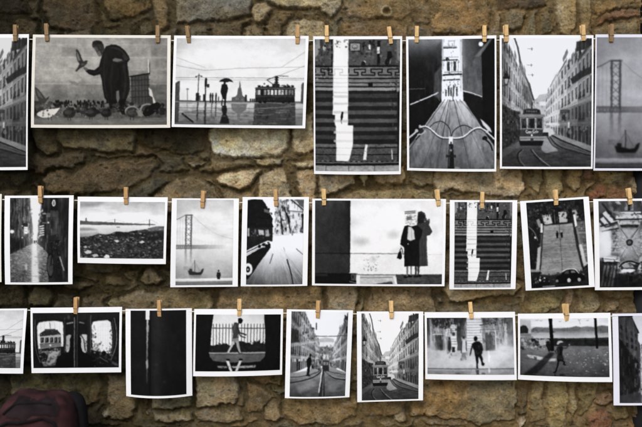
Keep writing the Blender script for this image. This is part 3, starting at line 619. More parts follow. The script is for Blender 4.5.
def pic_bridge(man):
    c = Cv(176.5, 199.8, 233.2, 284.8, 225, 6)
    c.ygrad([(200, 202), (208, 214), (222, 232), (245, 226), (256, 206), (266, 182), (277, 160), (279, 170)])
    c.noise(15, 20, 5, [(176, 199), (234, 199), (234, 240), (176, 240)]); c.noise(8, 8, 2.4)
    c.poly([(176, 200), (205, 200), (196, 208), (176, 214)], 165, .35, 2.5); c.poly([(205, 224), (228, 235), (224, 240), (200, 230)], 200, .5, 1.5)
    # suspension bridge fading in the fog
    for x in (186.2, 191.4):
        c.rect(x - .8, 214.4, x + .8, 247, 98); 
        c.ygrad([(247, 96), (262, 165), (270, 190)], [(x - 1, 247), (x + 1, 247), (x + 1.1, 268), (x - 1.1, 268)], .55)
    for y0 in np.arange(216, 246, 5.2): c.line([(186.2, y0), (191.4, y0 + 5)], .45, 120); c.line([(191.4, y0), (186.2, y0 + 5)], .45, 120)
    c.line([(185.4, 215), (192.2, 215)], 1.1, 84); c.rect(184.4, 266, 193.6, 269.6, 130, .5, .4)
    c.curve([(176.5, 219.6), (181, 217.4), (186, 214.6)], .7, 128); c.curve([(191.6, 214.6), (203, 225), (217, 234), (233, 239)], .5, 180, .8)
    for x in np.arange(195, 226, 3.4): c.line([(x, 217 + (x - 192) * .62), (x, 246)], .25, 196, .45)
    for x in (178, 180.4, 183): c.line([(x, 218.6), (x, 245)], .3, 160, .6)
    g = np.clip((228 - c.X) / 40, 0, 1)
    i0 = int((244.6 - c.y0) * c.S); i1 = int((248.8 - c.y0) * c.S); c.a[i0:i1] = c.a[i0:i1] * (1 - .75 * g) + 96 * .75 * g
    for x in np.arange(177, 206, 2.2): c.rect(x, 246, x + 1.1, 247.8, 205, .55 * max(0, (206 - x) / 30))
    # boat
    c.poly([(188.6, 270), (192, 270.4), (198, 272), (201, 271.4), (202, 269), (204.4, 268), (203.6, 272), (201.4, 274.6), (190, 274.6)], 52, 1, .12)
    c.line([(195.2, 260), (195.4, 271)], .6, 70); c.line([(195.2, 261), (190, 270)], .3, 120); c.line([(195.2, 261), (200, 270)], .3, 120); c.rect(190, 268.4, 193, 270.6, 60); c.poly([(189, 275), (202, 275), (200, 277), (191, 276.6)], 110, .5, .3)
    c.ygrad([(278, 236), (280, 228), (281.4, 150), (283, 118), (285, 92)], [(176, 278.2), (234, 277.8), (234, 286), (176, 286)])
    c.line([(176, 281.8), (234, 281.4)], .5, 70, .7)
    if man:
        c.ell(219, 270.6, .9, 1.1, 38); c.poly([(217.4, 272), (220.8, 272), (221.2, 275), (220.2, 279), (217.9, 279), (217, 275)], 36)
    else:
        c.a = 6 + c.a * .80
        c.a -= np.clip((c.Y - 240) / 45, 0, 1)[:, None] * 30
    return c.out()
def pic_wet_alley():
    c = Cv(10.3, 197.8, 68.3, 281.9, 46, 7)
    R = c.rng
    Lp = [(10.3, 197.8), (30, 197.8), (32, 225), (33, 244), (10.3, 254)]; Rp = [(41, 197.8), (68.3, 197.8), (68.3, 282), (48, 255), (38, 244), (38, 225)]
    c.poly(Lp, 66); c.noise(34, 1.6, 14, Lp); c.poly(Rp, 52); c.noise(28, 1.6, 14, Rp)
    for x, v, a in ((19, 120, .7), (21, 140, .7), (24.4, 150, .7), (27, 60, .8), (28.6, 165, .6), (16, 40, .8), (13, 35, .8)): c.line([(x, 198), (x + R.uniform(0, 1), 236)], R.uniform(.6, 1.4), v, a, .2)
    for x in (46, 49, 57, 61, 64.6): c.line([(x, 198), (x - 1.5, 250)], R.uniform(.7, 1.6), R.choice([88, 30, 100]), .6, .3)
    c.detail(Lp, 150, (.4, 1.6), (1.5, 9), ((14, 40), (90, 190)), (.3, .8)); c.detail(Rp, 150, (.4, 1.6), (1.5, 9), ((12, 34), (70, 150)), (.3, .7))
    c.poly([(29.6, 197.8), (41.6, 197.8), (40, 212), (38, 228), (36.8, 243), (33, 243), (32.6, 226), (30.6, 212)], 240, 1, .5)
    c.blots([(27, 204), (32, 204), (34, 240), (28, 240)], 26, (.4, 1.1), (40, 190), (.5, 1), (1, 2)); c.blots([(38, 206), (44, 206), (42, 240), (37, 240)], 26, (.4, 1.2), (40, 210), (.5, 1), (1, 2))
    c.rect(24.2, 226.6, 27.8, 233.6, 235); c.line([(25, 228.6), (27, 228.6)], .5, 120); c.line([(25, 231), (27, 231)], .5, 120); c.rect(22.6, 223, 28, 226, 40)
    c.ell(12.6, 231.4, 2, 1.8, 240, 1, .4); c.ell(22.6, 225.6, .6, .6, 230); c.ell(22.4, 237.4, .7, .7, 210)
    for y in (226.4, 228.6, 230.8, 233, 235.2): c.line([(39.6, y), (43.4, y - .8)], 1.1, 218)
    c.rect(42, 222.4, 48.6, 223.4, 150, .7); c.ell(48, 222.4, .9, .9, 220); c.rect(42, 213, 45.5, 214.4, 160); c.rect(46, 213, 50, 217, 125, .7)
    c.rect(50, 198.6, 57.4, 210.6, 22, .9); c.ell(53, 203.2, 1.8, 3.4, 222); c.ell(53.1, 203.2, .9, 2.3, 120)
    c.poly([(52, 212), (58, 212), (59, 216), (52, 217)], 90, .6, .4)
    gr = [(33, 243), (37, 243), (42, 247), (47.6, 253), (48, 282), (10.3, 282), (10.3, 254), (22, 248)]
    c.ygrad([(243, 150), (256, 112), (270, 98), (282, 92)], gr); c.noise(46, 1.6, .8, gr, 2); c.blots(gr, 90, (.4, 1.1), (170, 235), (.3, .7), (.3, .6)); c.blots(gr, 60, (.4, 1.2), (40, 80), (.3, .6), (.3, .6))
    c.poly([(32.4, 243), (36.6, 243), (37.6, 262), (38.6, 282), (31, 282), (31.6, 262)], 240, .85, .8)
    for y in np.arange(247, 281, 1.7): c.line([(31, y), (39, y + R.uniform(-.2, .2))], .4, 140, .35)
    c.ell(26, 266, 1.2, 3.6, 215, .7, .6); c.line([(10.3, 274.6), (48, 276)], .6, 60, .5)
    c.detail(gr, 170, (.8, 3), (.3, .9), ((40, 80), (170, 245)), (.3, .8))
    c.poly([(48, 236), (56, 234), (61, 252), (62, 282), (55, 282), (50, 262), (47, 250)], 34, .95, .6)
    c.ell(50.2, 265, 3.6, 12.6, 22, 1, 0, .82); c.ell(50.2, 265, 3, 10.6, 120, .35)
    for k in range(6): c.line([(50.2, 265), (50.2 + 3 * math.cos(k), 265 + 11 * math.sin(k))], .3, 60)
    c.line([(50.4, 243), (56.6, 242)], 1, 24); c.line([(50, 240), (52, 252), (50.4, 265)], .9, 20); c.line([(51, 250), (57, 249), (59, 268), (52, 264)], .9, 22); c.poly([(55, 240.4), (60, 240), (59, 242.4), (56, 242.6)], 20)
    c.ell(58.6, 267, 2.8, 9.4, 24, 1, 0, .8); c.blots([(50, 240), (60, 240), (60, 262), (50, 262)], 14, (.4, .9), (90, 170), (.4, .8))
    c.line([(59.6, 256.6), (63.8, 270)], 1.1, 195, 1, .2); c.line([(60.6, 257), (64.4, 268)], .7, 60)
    c.ell(34.6, 228, 5, 22, 235, .35, 3.5); c.ell(34.8, 262, 6, 20, 230, .35, 3); c.ell(22, 262, 5, 8, 190, .3, 2.5); c.poly([(10.3, 236), (24, 240), (24, 247), (10.3, 254)], 18, .6, 1.5); c.poly([(56, 206), (68.3, 198), (68.3, 282), (60, 250)], 24, .45, 2)
    c.ell(34.4, 241.4, .6, 1.6, 40); c.ell(36, 241, .5, 1.4, 60)
    return c.out()


def pic_rocky_shore():
    c = Cv(80, 201.6, 164.9, 258.3, 225, 8)
    c.ygrad([(201, 196), (208, 214), (217, 240), (222, 238), (226, 226), (232, 205), (237, 168)])
    c.noise(20, 12, 3.4, [(80, 201), (165, 201), (165, 216), (80, 216)]); c.poly([(80, 202), (104, 202), (98, 206), (80, 208)], 128, .5, 1.2); c.poly([(125, 203), (142, 202), (136, 206), (128, 206)], 150, .4, 1.2)
    c.poly([(80, 221), (90, 221.4), (104, 222), (120, 222.6), (140, 223.2), (156, 223.8), (156, 224.4), (120, 225), (80, 225)], 92); c.noise(20, 4, 1, [(80, 221), (140, 223), (140, 224.6), (80, 225)])
    c.rect(85.6, 218, 86.9, 222, 96); c.rect(114.6, 219, 115.3, 225, 105); c.rect(149.2, 218.6, 150.1, 225.8, 70); c.curve([(86, 221), (100, 223), (115, 219.6), (132, 223.4), (149.6, 219.4), (158, 223)], .3, 170, .7)
    c.poly([(80, 228), (92, 228.4), (99, 230), (80, 231)], 128, .8, .8); c.poly([(80, 234), (98, 232), (99, 236), (80, 238)], 150, .7, 1); c.line([(117, 227), (119.6, 227)], .8, 120)
    sh = [(80, 237.4), (90, 236.6), (97, 234.4), (110, 234), (116, 231.4), (128, 231.6), (136, 230), (147, 228.6), (152, 226.8), (157, 226), (165, 226), (165, 258.4), (80, 258.4)]
    c.poly(sh, 56); c.noise(34, 1.6, .9, sh, 2)
    c.blots(sh, 260, (.6, 1.9), (16, 70), (.6, 1), (.35, .8)); c.blots(sh, 190, (.4, 1.5), (110, 210), (.4, .9), (.3, .7)); c.blots(sh, 160, (.5, 1.3), (12, 46), (.6, 1), (.3, .7))
    c.poly([(115, 232.4), (130, 232), (150, 231.6), (165, 232), (165, 239), (150, 240), (134, 237), (116, 236)], 34, .75, .5); c.blots([(116, 232), (165, 232), (165, 238), (116, 237)], 40, (.5, 1.3), (14, 90), (.5, .9))
    c.poly([(147, 228), (156, 226), (165, 226.6), (165, 230), (150, 230.6)], 150, .5, .4)
    c.detail(sh, 150, (.7, 3), (.4, 1.1), ((12, 40), (130, 225)), (.5, .95))
    for p, v in (([(103.6, 257.4), (106, 254.4), (109, 254.8), (110, 257.6), (106, 258.4)], 232), ([(84, 252), (88, 250.2), (92, 251.4), (91, 253.6), (86, 254)], 205), ([(92, 255), (97, 254), (99, 256), (94, 257.6)], 196), ([(114, 240.4), (118, 239.4), (120, 241), (117, 242)], 205), ([(139, 241.6), (143, 240), (146, 241.6), (142, 243)], 200), ([(83, 247), (86, 246), (88, 247.4), (85, 248.4)], 190)): c.poly(p, v)
    return c.out()


def pic_fast_car():
    c = Cv(247.6, 199.2, 303.8, 284.1, 240, 9)
    R = c.rng
    # road rushing past
    rd = [(247.6, 248), (270, 236.4), (286, 234.6), (303.8, 233.4), (303.8, 284.1), (247.6, 284.1)]
    c.ygrad([(234, 244), (248, 238), (258, 208), (270, 160), (284, 104)], rd)
    c.a -= (np.clip((272 - c.X) / 30, 0, 1))[None, :] * np.clip((c.Y - 244) / 40, 0, 1)[:, None] * 40
    for _ in range(150):
        t = R.uniform(-.9, 2.9); a = R.uniform(.2, .8); b = a + R.uniform(.08, .3)
        f = lambda k: (272 + 26 * math.sin(t) * k * 1.6, 236 + 50 * k)
        c.line([f(a), f(b)], R.uniform(.3, 1), R.choice([70, 120, 245, 235, 180]), R.uniform(.08, .3) * a * 1.4)
    c.curve([(287.8, 259), (290.6, 268), (293, 277), (294.4, 284)], 1.1, 36); c.line([(273.6, 253.6), (271, 263)], .8, 70, .9); c.line([(297, 248.6), (303.4, 254)], .8, 96); c.line([(284.4, 247), (285.6, 251)], .7, 160)
    # fronts on the right
    bl = [(277.4, 200), (303.8, 199.2), (303.8, 233.6), (272, 236.4), (276, 220)]
    c.poly(bl, 205, .9, .6); c.noise(40, 2, 5, bl)
    c.blots([(277, 202), (288, 200), (290, 233), (275, 235)], 95, (.5, 1.9), (20, 235), (.6, 1), (1, 2.4)); c.blots([(288, 216), (303, 216), (303, 232), (290, 233)], 44, (.6, 2), (60, 245), (.4, .8))
    for p in ([(283, 205), (288, 218), (291, 233)], [(280, 212), (283, 234)], [(287, 213), (290, 222)]): c.line(p, 1.2, 30)
    c.poly([(286.6, 202), (294, 200), (302, 211), (288.6, 210)], 236, .9, .3); c.line([(287, 210.6), (303, 212)], .6, 70); c.line([(291, 200), (303, 210)], 1.2, 60)
    c.poly([(295, 199.8), (303.8, 199.8), (303.8, 209), (299, 205)], 92, .9, .4); c.poly([(301, 214), (303.8, 214), (303.8, 233), (300, 232), (302, 224)], 34); c.poly([(290, 213), (300, 213), (299, 224), (291, 226)], 226, .8, .4); c.rect(298.2, 213, 299.4, 217, 90); c.rect(294.6, 229, 297.4, 233, 140)
    c.detail([(276, 201), (303.8, 200), (303.8, 232), (273, 235)], 120, (.4, 1.8), (.8, 5), ((20, 80), (215, 250)), (.4, .9))
    # tree
    tr = [(247.6, 200.4), (254, 199.2), (262, 199.6), (264.6, 203), (267, 207.6), (269, 210), (268, 212), (271, 215), (273, 219), (272.6, 223), (273.8, 226.6), (271, 229.4), (266, 228.4), (262, 231), (254, 227.4), (247.6, 228)]
    c.poly(tr, 24); c.noise(8, 2, 2, tr); c.blots([(264, 201), (272, 214), (274, 226), (270, 230), (266, 214)], 26, (.6, 1.6), (22, 40)); c.poly([(264, 209), (268.4, 210), (269, 213.4), (264, 212)], 130, .7, .4)
    c.rect(247.6, 227.6, 273, 241, 36); c.rect(248.2, 228, 250, 236, 200, .9, .3); c.poly([(258.6, 229.4), (264, 230), (264.6, 235), (259.6, 234.6)], 196, .9, .3); c.rect(255, 229, 256.6, 233, 150, .7, .3); c.poly([(265.6, 230), (269, 229), (270, 236), (266, 236)], 190, .8, .3); c.poly([(268.6, 228), (271.4, 229), (273, 236.4), (270, 236)], 32)
    c.blots([(248, 229), (271, 229), (271, 238), (248, 238)], 20, (.5, 1.2), (22, 120), (.5, .9))
    # low black car
    c.poly([(247.6, 241), (262, 239), (268, 240.4), (256, 246), (247.6, 250)], 34)
    c.poly([(247.6, 250), (268, 240.2), (271, 240.6), (266, 245), (247.6, 256.2)], 226); c.line([(247.6, 251.8), (266, 243)], .8, 40); c.line([(247.6, 254), (262, 246.4)], .5, 150)
    c.poly([(247.6, 255.8), (259, 249), (266, 246), (270.6, 244.8), (271.4, 247), (266, 255), (259, 264.6), (254.4, 272), (249.6, 278.4), (247.6, 278.6)], 28)
    c.noise(6, 4, 3, [(248, 256), (266, 247), (258, 264), (249, 276)])
    for x, y in ((260.4, 246), (264.4, 244.4), (267, 245.4), (269.8, 244.6)): c.ell(x, y, 1.5, 1.7, 22)
    c.rect(262, 245.6, 266, 247, 215, .8, .2); c.rect(268, 241.4, 270, 243, 60)
    c.ell(249.6, 268.6, 4.3, 6.2, 236); c.ell(249.4, 268.8, 2, 3, 26); c.ell(249.2, 268.8, .8, 1.2, 200); c.ell(249.6, 268.6, 4.3, 6.2, 90, 1, 0, .93)
    return c.out()


def pic_newspaper_women():
    c = Cv(315.1, 200.4, 442.4, 283.8, 234, 10)
    R = c.rng
    c.noise(9, 14, 9); c.ell(361, 241, 9, 4, 168, .6, 2.4); c.ell(393, 234.6, 6, 4, 165, .6, 2.2); c.ell(352, 222, 8, 4, 205, .6, 3); c.ell(434, 231, 3.4, 6, 205, .6, 2); c.ell(397, 252, 6, 5, 196, .5, 2)
    c.poly([(315, 200), (442.5, 200), (442.5, 204), (315, 205)], 220, .4, 1.5)
    c.rect(349, 253.4, 403, 273.4, 226, .7); c.rect(427, 253.4, 443, 273, 232, .7); c.line([(349.6, 253.2), (404, 253.2)], .8, 96, .85); c.line([(427, 254), (443, 254)], .5, 200)
    c.noise(8, 1, 1, [(349, 253), (442, 253), (442, 274), (349, 274)]); c.blots([(363, 256), (379, 256), (379, 271), (363, 271)], 44, (.3, .9), (70, 170), (.4, .9)); c.ell(373, 259, 4, 3, 196, .7, 1)
    # dark doorway panel
    c.xgrad([(315, 62), (330, 48), (349, 40)], [(315, 200), (349.7, 200), (349.7, 284), (315, 284)]); c.a[:int(14 * c.S), :int(30 * c.S)] += np.linspace(16, 0, int(14 * c.S))[:, None]
    c.noise(6, 3, 10, [(315, 200), (349, 200), (349, 284), (315, 284)]); c.line([(315, 253.2), (349.4, 253.2)], .7, 24); c.line([(349.8, 200.4), (350, 272)], .8, 22)
    c.rect(315, 254, 349.6, 273, 58, .5); c.rect(315, 273, 358, 284, 24); c.rect(315, 273.6, 328, 276, 60, .6); c.rect(351.4, 273.6, 357, 280, 78); c.rect(352.6, 275, 354, 278, 30); c.line([(350, 281), (357, 283)], .8, 120)
    # kerb and pavement
    c.rect(357, 274, 396, 284, 188); c.noise(22, 3, 1.2, [(357, 274), (396, 274), (396, 284), (357, 284)]); c.rect(356.8, 273.4, 360.4, 284, 226); c.line([(357, 274.2), (395, 274.2)], .8, 90); c.line([(361, 277.2), (393, 276.8)], .6, 96); c.poly([(372, 284), (392, 280.6), (394, 284)], 52, .9, .3); c.line([(394.4, 276), (396.4, 284)], 1, 228)
    c.poly([(396, 274), (443, 273.6), (443, 284), (398, 284)], 66); c.noise(26, 2, 1, [(396, 274), (443, 273.6), (443, 284), (398, 284)]); c.line([(422, 273), (441, 273)], 1, 232); c.line([(396, 274), (422, 274)], .6, 50)
    # the woman behind
    c.poly([(416, 222), (424.6, 221.6), (427, 219.4), (428.6, 219), (429, 221.6), (428.2, 224.6), (430.4, 228), (431.6, 231.4), (429.6, 234.4), (426.4, 235.4), (426.8, 250), (427.8, 265.4), (419, 265.6)], 58)
    c.noise(12, 2, 6, [(419, 226), (426, 226), (427, 265), (419, 265)]); c.poly([(415.6, 215), (417.4, 212), (420.6, 211), (423.6, 212.6), (425, 216), (424.8, 219.6), (423, 222.6), (418, 223.4), (415.8, 220)], 36, 1, .15); c.curve([(417, 214), (421, 212.6), (424, 215)], .8, 78, .6, .2); c.ell(424.6, 219.4, 1.6, 1.8, 66); c.ell(428, 219.8, 1, 1.2, 96)
    c.line([(425.8, 236), (426.8, 264)], .6, 110, .7)
    # woman with newspaper
    c.poly([(404.2, 225.6), (408, 224.6), (415, 224), (418.4, 226), (422, 229.6), (421, 236), (419, 240), (419.4, 265.6), (404.4, 265.8), (404, 247), (400.2, 244), (401, 236)], 22)
    c.noise(6, 2, 5, [(405, 240), (418, 240), (419, 265), (405, 265)])
    c.poly([(407.8, 226), (411, 226.6), (413.6, 230), (414.6, 238.6), (410, 240.4), (407, 239)], 206, 1, .15); c.line([(411, 227), (411.6, 240)], .4, 150); c.ell(407.8, 243.6, .6, .6, 200)
    c.poly([(403.6, 210.6), (416, 209.4), (417.4, 212), (416.4, 224.6), (411, 226), (404.2, 223.6)], 226)
    for y in (211.6, 213.2): c.line([(404.6, y), (414.6, y - .6)], .9, 60, .85)
    for k in range(34): x = R.uniform(404.4, 414); y = R.uniform(214.6, 224); c.line([(x, y), (x + R.uniform(.6, 2), y - .1)], .45, R.uniform(60, 150), .8)
    c.poly([(406, 216.4), (411, 215.8), (411.4, 219.4), (406.4, 220)], 96, .8); c.ell(416, 221, 1, 1.4, 176)
    c.ell(401, 247, 1.2, 1.5, 190); c.curve([(399.4, 255), (400, 249.6), (401.6, 248), (403, 254)], .7, 30); c.poly([(397, 257.6), (398.6, 252), (401, 250.6), (402.4, 257), (400.6, 258.8)], 20); c.poly([(402.4, 252), (404, 256), (403, 261), (402, 257)], 240, .6)
    for x, y1, v in ((407.6, 275.6, 112), (411.4, 274.6, 128), (416, 275, 60), (418.6, 274.4, 66)): c.poly([(x - 1.1, 265.6), (x + 1.1, 265.6), (x + .7, y1), (x - .7, y1)], v)
    for x, y in ((406, 276.4), (410.4, 275.6), (416, 276), (419.4, 275.4)): c.ell(x, y, 2.4, 1, 18)
    c.poly([(405, 277.4), (424, 276), (426, 280), (410, 281)], 96, .5, .8)
    return c.out()


def pic_brick_ramp():
    c = Cv(0, 0, 57, 86.5, 34, 11)
    R = c.rng
    c.noise(20, 4, 4); c.blots([(0, 0), (57, 0), (57, 24), (0, 24)], 220, (.4, 1.2), (14, 105), (.4, .9)); c.blots([(8, 4), (50, 2), (50, 16), (8, 18)], 70, (.3, .8), (90, 175), (.4, .8)); 
    c.poly([(15, 14), (23, 13), (25, 22), (17, 24)], 196, .95, .4); c.poly([(31, 11.6), (39, 11.6), (39.6, 22), (31.4, 22)], 192, .95, .4); c.poly([(44.6, 11), (48.6, 10), (51, 17), (47, 21)], 175, .9, .4); c.poly([(9, 18), (12, 17), (14, 25), (11, 27)], 170, .8, .4); c.rect(26.6, 13, 30, 22, 120, .6, .3)
    for x in (25.8, 28.4, 40.6, 42.6, 30.6): c.line([(x, 10), (x + .4, 24)], 1.3, 20)
    c.blots([(13, 11), (52, 10), (52, 18), (13, 18)], 34, (.5, 1.4), (12, 50), (.6, 1))
    # left bank, right stair
    c.poly([(0, 24), (15, 26), (11, 86), (0, 86)], 30, .7, .6); c.blots([(0, 24), (14, 26), (10, 84), (0, 84)], 50, (.4, 1.3), (14, 120), (.4, .9)); c.ell(7, 35.4, 1.2, 1.2, 210); c.curve([(1, 24), (6, 30), (9, 38)], 1, 105)
    c.poly([(47, 22), (57, 22), (57, 64), (54, 64)], 118, .9, .4)
    for y in np.arange(23, 62, 2.1): c.line([(47 + (y - 22) * .15, y), (57, y + .2)], .6, R.choice([60, 190, 80]), .7)
    c.blots([(50, 20), (57, 20), (57, 62), (52, 62)], 26, (.5, 1.3), (30, 200), (.4, .8))
    rp = [(15.6, 23.6), (44.4, 23), (46.6, 44), (50.6, 66), (53.4, 82), (8.4, 82), (11, 60), (13.4, 42)]
    c.ygrad([(22, 158), (34, 142), (50, 130), (66, 146), (82, 126)], rp); c.noise(20, 4, 1, rp)
    for k in range(34):
        y = 24 + k * 1.72
        c.line([(15 - (y - 24) * .11, y), (45 + (y - 24) * .15, y - .3)], .5, R.choice([84, 96, 168]), R.uniform(.2, .5))
    for _ in range(150):
        y = R.uniform(25, 80); x = R.uniform(15, 46); c.line([(x, y), (x + R.uniform(.6, 2.4), y)], .5, R.choice([62, 165, 80, 175]), .5)
    c.line([(31, 12), (31.2, 44), (31.6, 72)], .6, 60, .7); c.line([(15.6, 23.6), (44.4, 23)], 1, 40); c.line([(15.4, 24), (13, 44), (10, 68)], 1, 54); c.line([(44.6, 24), (47, 46), (51, 68)], 1, 50)
    c.detail(rp, 200, (.8, 3.5), (.3, .7), ((56, 80), (150, 190)), (.3, .6)); c.detail([(0, 0), (57, 0), (57, 22), (0, 22)], 120, (.5, 2), (.5, 2.5), ((8, 26), (50, 110)), (.3, .8))
    # two figures
    for x in (28.6, 33): c.ell(x, 31, .8, .9, 170 if x > 30 else 60); c.poly([(x - 1.2, 32), (x + 1.1, 31.8), (x + 1.2, 34.6), (x + .7, 37.4), (x - .5, 37.4), (x - 1, 34.6)], 20); c.line([(x - .4, 37.4), (x - 1.6, 39.6)], .5, 84, .6)
    # pale parapets
    c.poly([(13, 22), (15, 22), (14.4, 31), (12, 31)], 214); c.poly([(8.6, 46), (12, 44), (10.6, 56), (9, 68), (5.4, 69)], 190, .95, .25); c.poly([(12.4, 32), (14, 32), (12.4, 44), (10.6, 46)], 96, .8, .3)
    c.poly([(45.4, 15), (47.6, 14.6), (48.6, 26), (46.6, 28)], 226); c.poly([(47, 28), (48.6, 28), (51, 44), (49.2, 45)], 150, .8, .2); c.poly([(49, 45), (52, 44.6), (55.6, 66), (52.4, 67)], 205, .95, .25)
    c.poly([(0, 67), (10, 68), (9, 70), (0, 70)], 170, .8, .3); c.rect(53, 63, 57, 65, 190)
    # parked cars along the foot
    c.poly([(0, 71), (20, 74), (34, 72), (57, 70), (57, 86.5), (0, 86.5)], 34, .95, .5); c.blots([(0, 71), (57, 71), (57, 85), (0, 85)], 70, (.5, 1.7), (14, 90), (.5, .9), (.4, .9))
    c.poly([(24, 80), (25, 76), (30, 74), (32, 70.6), (37, 69), (44, 69.4), (48, 74), (53, 76), (53, 81), (26, 83)], 18); c.curve([(31.6, 71), (36, 69.2), (43.6, 69.4), (47.6, 73.6)], .9, 214); c.poly([(33, 73.4), (34.4, 70.8), (38, 70.4), (38, 73.6)], 70); c.poly([(40, 73), (40, 70.4), (43, 70.6), (45, 73)], 120); c.ell(37.6, 80, 1.9, 2.2, 190); c.ell(47.6, 80, 1.7, 1.8, 170); c.ell(26, 80, 1.4, 1.4, 120)
    c.poly([(1, 82), (3, 77), (8, 75), (15, 76), (19, 80), (18, 84), (2, 86)], 24); c.ell(9, 78.4, 1.2, 1.2, 220); c.ell(13.6, 76.4, .8, .9, 190); c.blots([(1, 74), (20, 76), (20, 82), (1, 82)], 14, (.4, 1), (110, 220)); c.blots([(46, 68), (57, 66), (57, 76), (48, 76)], 16, (.4, 1), (60, 210))
    c.rect(11, 84.4, 24, 85.8, 150, .8)
    return c.out()


def pic_vault():
    c = Cv(599, 201.4, 658, 287.2, 95, 12)
    R = c.rng
    mx, my = 628.6, 242.6
    c.a[:] = 120; c.noise(34, 4, 4)
    # quarter of the ceiling, drawn for both sides
    for sx in (-1, 1):
        P = lambda pts: [(mx + sx * a, my + b) for a, b in pts]
        c.poly(P([(18, -14), (30, -22), (30, 14), (18, 10)]), 196, 1, .5)
        c.poly(P([(8, -41.5), (30, -41.5), (30, -20), (16, -20), (6, -30)]), 62, 1, .4)
        for k in range(6): c.line(P([(13 + k * 3, -41 + k * .6), (13 + k * 1.2 + 3.4, -23 - k)]), 1.5, (205, 60, 180, 45, 215, 90)[k], .85)
        c.poly(P([(9, -28), (14, -24), (28, -22), (28, -17), (12, -18), (8, -22)]), 178, .9, .3); c.line(P([(10, -24), (27, -18)]), 1.2, 44); c.line(P([(13, -19.4), (28, -15.8)]), .9, 40)
        c.poly(P([(8, 41.5), (30, 42), (30, 18), (16, 16), (7, 24)]), 52, 1, .4)
        for k in range(6): c.line(P([(12 + k * 3.2, 42), (11 + k * 2.6, 18 + k * .6)]), 1.3, (170, 50, 140, 34, 165, 70)[k], .75)
        c.poly(P([(10, 14), (26, 11), (28, 15), (14, 20), (9, 20)]), 184, .9, .3); c.line(P([(10, 20), (27, 15.6)]), 1.1, 36)
        c.poly(P([(10, -12), (17, -14), (18, 10), (10, 10), (12, 0)]), 172, .85, .3)
        for y in np.arange(-11, 10, 2.4): c.line(P([(10.6, y), (17.4, y + R.uniform(-.6, .6))]), .8, R.uniform(60, 130), .8)
        c.blots(P([(10, -12), (18, -14), (18, 10), (10, 10)]), 30, (.4, 1.2), (60, 215), (.5, .9))
        for a in (.55, 1.1, 1.57, 2.05, 2.6): c.line(P([(3 * math.sin(a), -3 * math.cos(a)), (15.5 * math.sin(a), -15.5 * math.cos(a))]), .8, 62, .85); c.line(P([(3 * math.sin(a) + .9, -3 * math.cos(a)), (15.5 * math.sin(a) + .9, -15.5 * math.cos(a))]), .5, 215, .7)
        c.blots(P([(2, -12), (10, -12), (11, 12), (2, 12)]), 26, (.5, 1.6), (110, 215), (.3, .6))
    c.detail([(599, 201.4), (658, 201.4), (658, 287), (599, 287)], 260, (.5, 2.4), (.5, 3), ((24, 80), (170, 235)), (.25, .6))
    c.poly([(619, 215), (628.6, 213.4), (638.4, 215), (641, 221), (638, 226), (628.6, 228), (619, 226), (616, 221)], 190, .95, .3)
    c.poly([(620, 218), (628.6, 216.4), (637.4, 218), (638.4, 223), (628.6, 226), (619, 223)], 46, .95, .3); c.line([(620, 221), (637, 221)], 1.2, 150); c.line([(621, 224.2), (636.6, 224.2)], .7, 170)
    c.rect(621, 201.4, 636.6, 213.4, 74, .9, .3); c.rect(624.4, 203, 632.8, 211, 170, .8, .3); c.rect(627.4, 203.6, 630, 211, 30); c.line([(618, 213), (639.4, 213)], 1.4, 214)
    c.poly([(617, 266), (622, 261.4), (628.6, 260.4), (635, 261.4), (640.6, 266), (639, 273), (628.6, 276), (618, 273)], 200, .95, .3); c.poly([(620, 266), (628.6, 262.6), (637.4, 266), (636, 270), (628.6, 268.6), (621, 270)], 40, .95, .3); c.line([(619, 270.4), (628.6, 273), (638.4, 270.4)], 1.1, 90)
    c.rect(621, 275.6, 636.4, 287.2, 50, .9, .3); c.line([(628.6, 277), (628.6, 287)], 1.8, 18); c.rect(624, 277, 626.4, 285, 120, .7, .3); c.rect(630.8, 277, 633.2, 285, 120, .7, .3)
    # piers and cornices on the side nearest the edge of the picture
    c.poly([(599, 201.4), (621, 201.4), (620, 215), (614, 219), (609, 212), (599, 214)], 92, .95, .6); c.curve([(603, 204), (608, 211), (615, 220)], 2, 44, .8, .4); c.curve([(610, 203), (613, 210), (620, 214)], 3, 150, .7, .8); c.poly([(615, 202), (619, 201.6), (621, 205), (617, 205)], 235, .8, .3)
    c.poly([(599, 215), (606, 210.6), (615, 226), (606, 229), (599, 222)], 60, .95, .3)
    for a_, b_ in (((600, 219.4), (606.4, 226.6)), ((602.6, 213.8), (611, 223.4))): c.poly([a_, (a_[0] + 3.6, a_[1] - 2.6), (b_[0] + 3, b_[1] - 1.4), b_], 226, .95, .2)
    c.line([(600.4, 226.4), (617, 222.4)], 1.1, 40); c.poly([(602, 229), (616.6, 225.4), (617.4, 228), (603, 231.4)], 205, .95, .2); c.line([(602, 231.6), (618, 228.4)], 1.2, 34)
    c.poly([(599, 232), (611, 231), (610.4, 255), (599, 258)], 224, .9, .8); c.poly([(616, 216), (641, 215.6), (641, 219), (615.6, 219.4)], 208, .95, .2); c.line([(615.6, 219.8), (641, 219.4)], 1.1, 30); c.poly([(619.4, 221.6), (637.6, 221.6), (637, 225), (620, 225)], 196, .95, .2); c.poly([(619, 225), (638, 225), (636.4, 228), (621, 228)], 26, .95, .2)
    c.line([(628, 240), (620.4, 229.6)], .9, 50); c.line([(629, 240), (636.6, 229.6)], .9, 50); c.poly([(622, 230), (635, 230), (628.6, 238)], 176, .6, .4)
    for k in range(5): c.ell(613.6 + (k % 2) * 2, 234 + k * 3.8, 1.4, 1.6, 70, .8, .2); c.ell(614.6 + (k % 2) * 1.6, 236 + k * 3.6, .8, 1, 215, .8, .1)
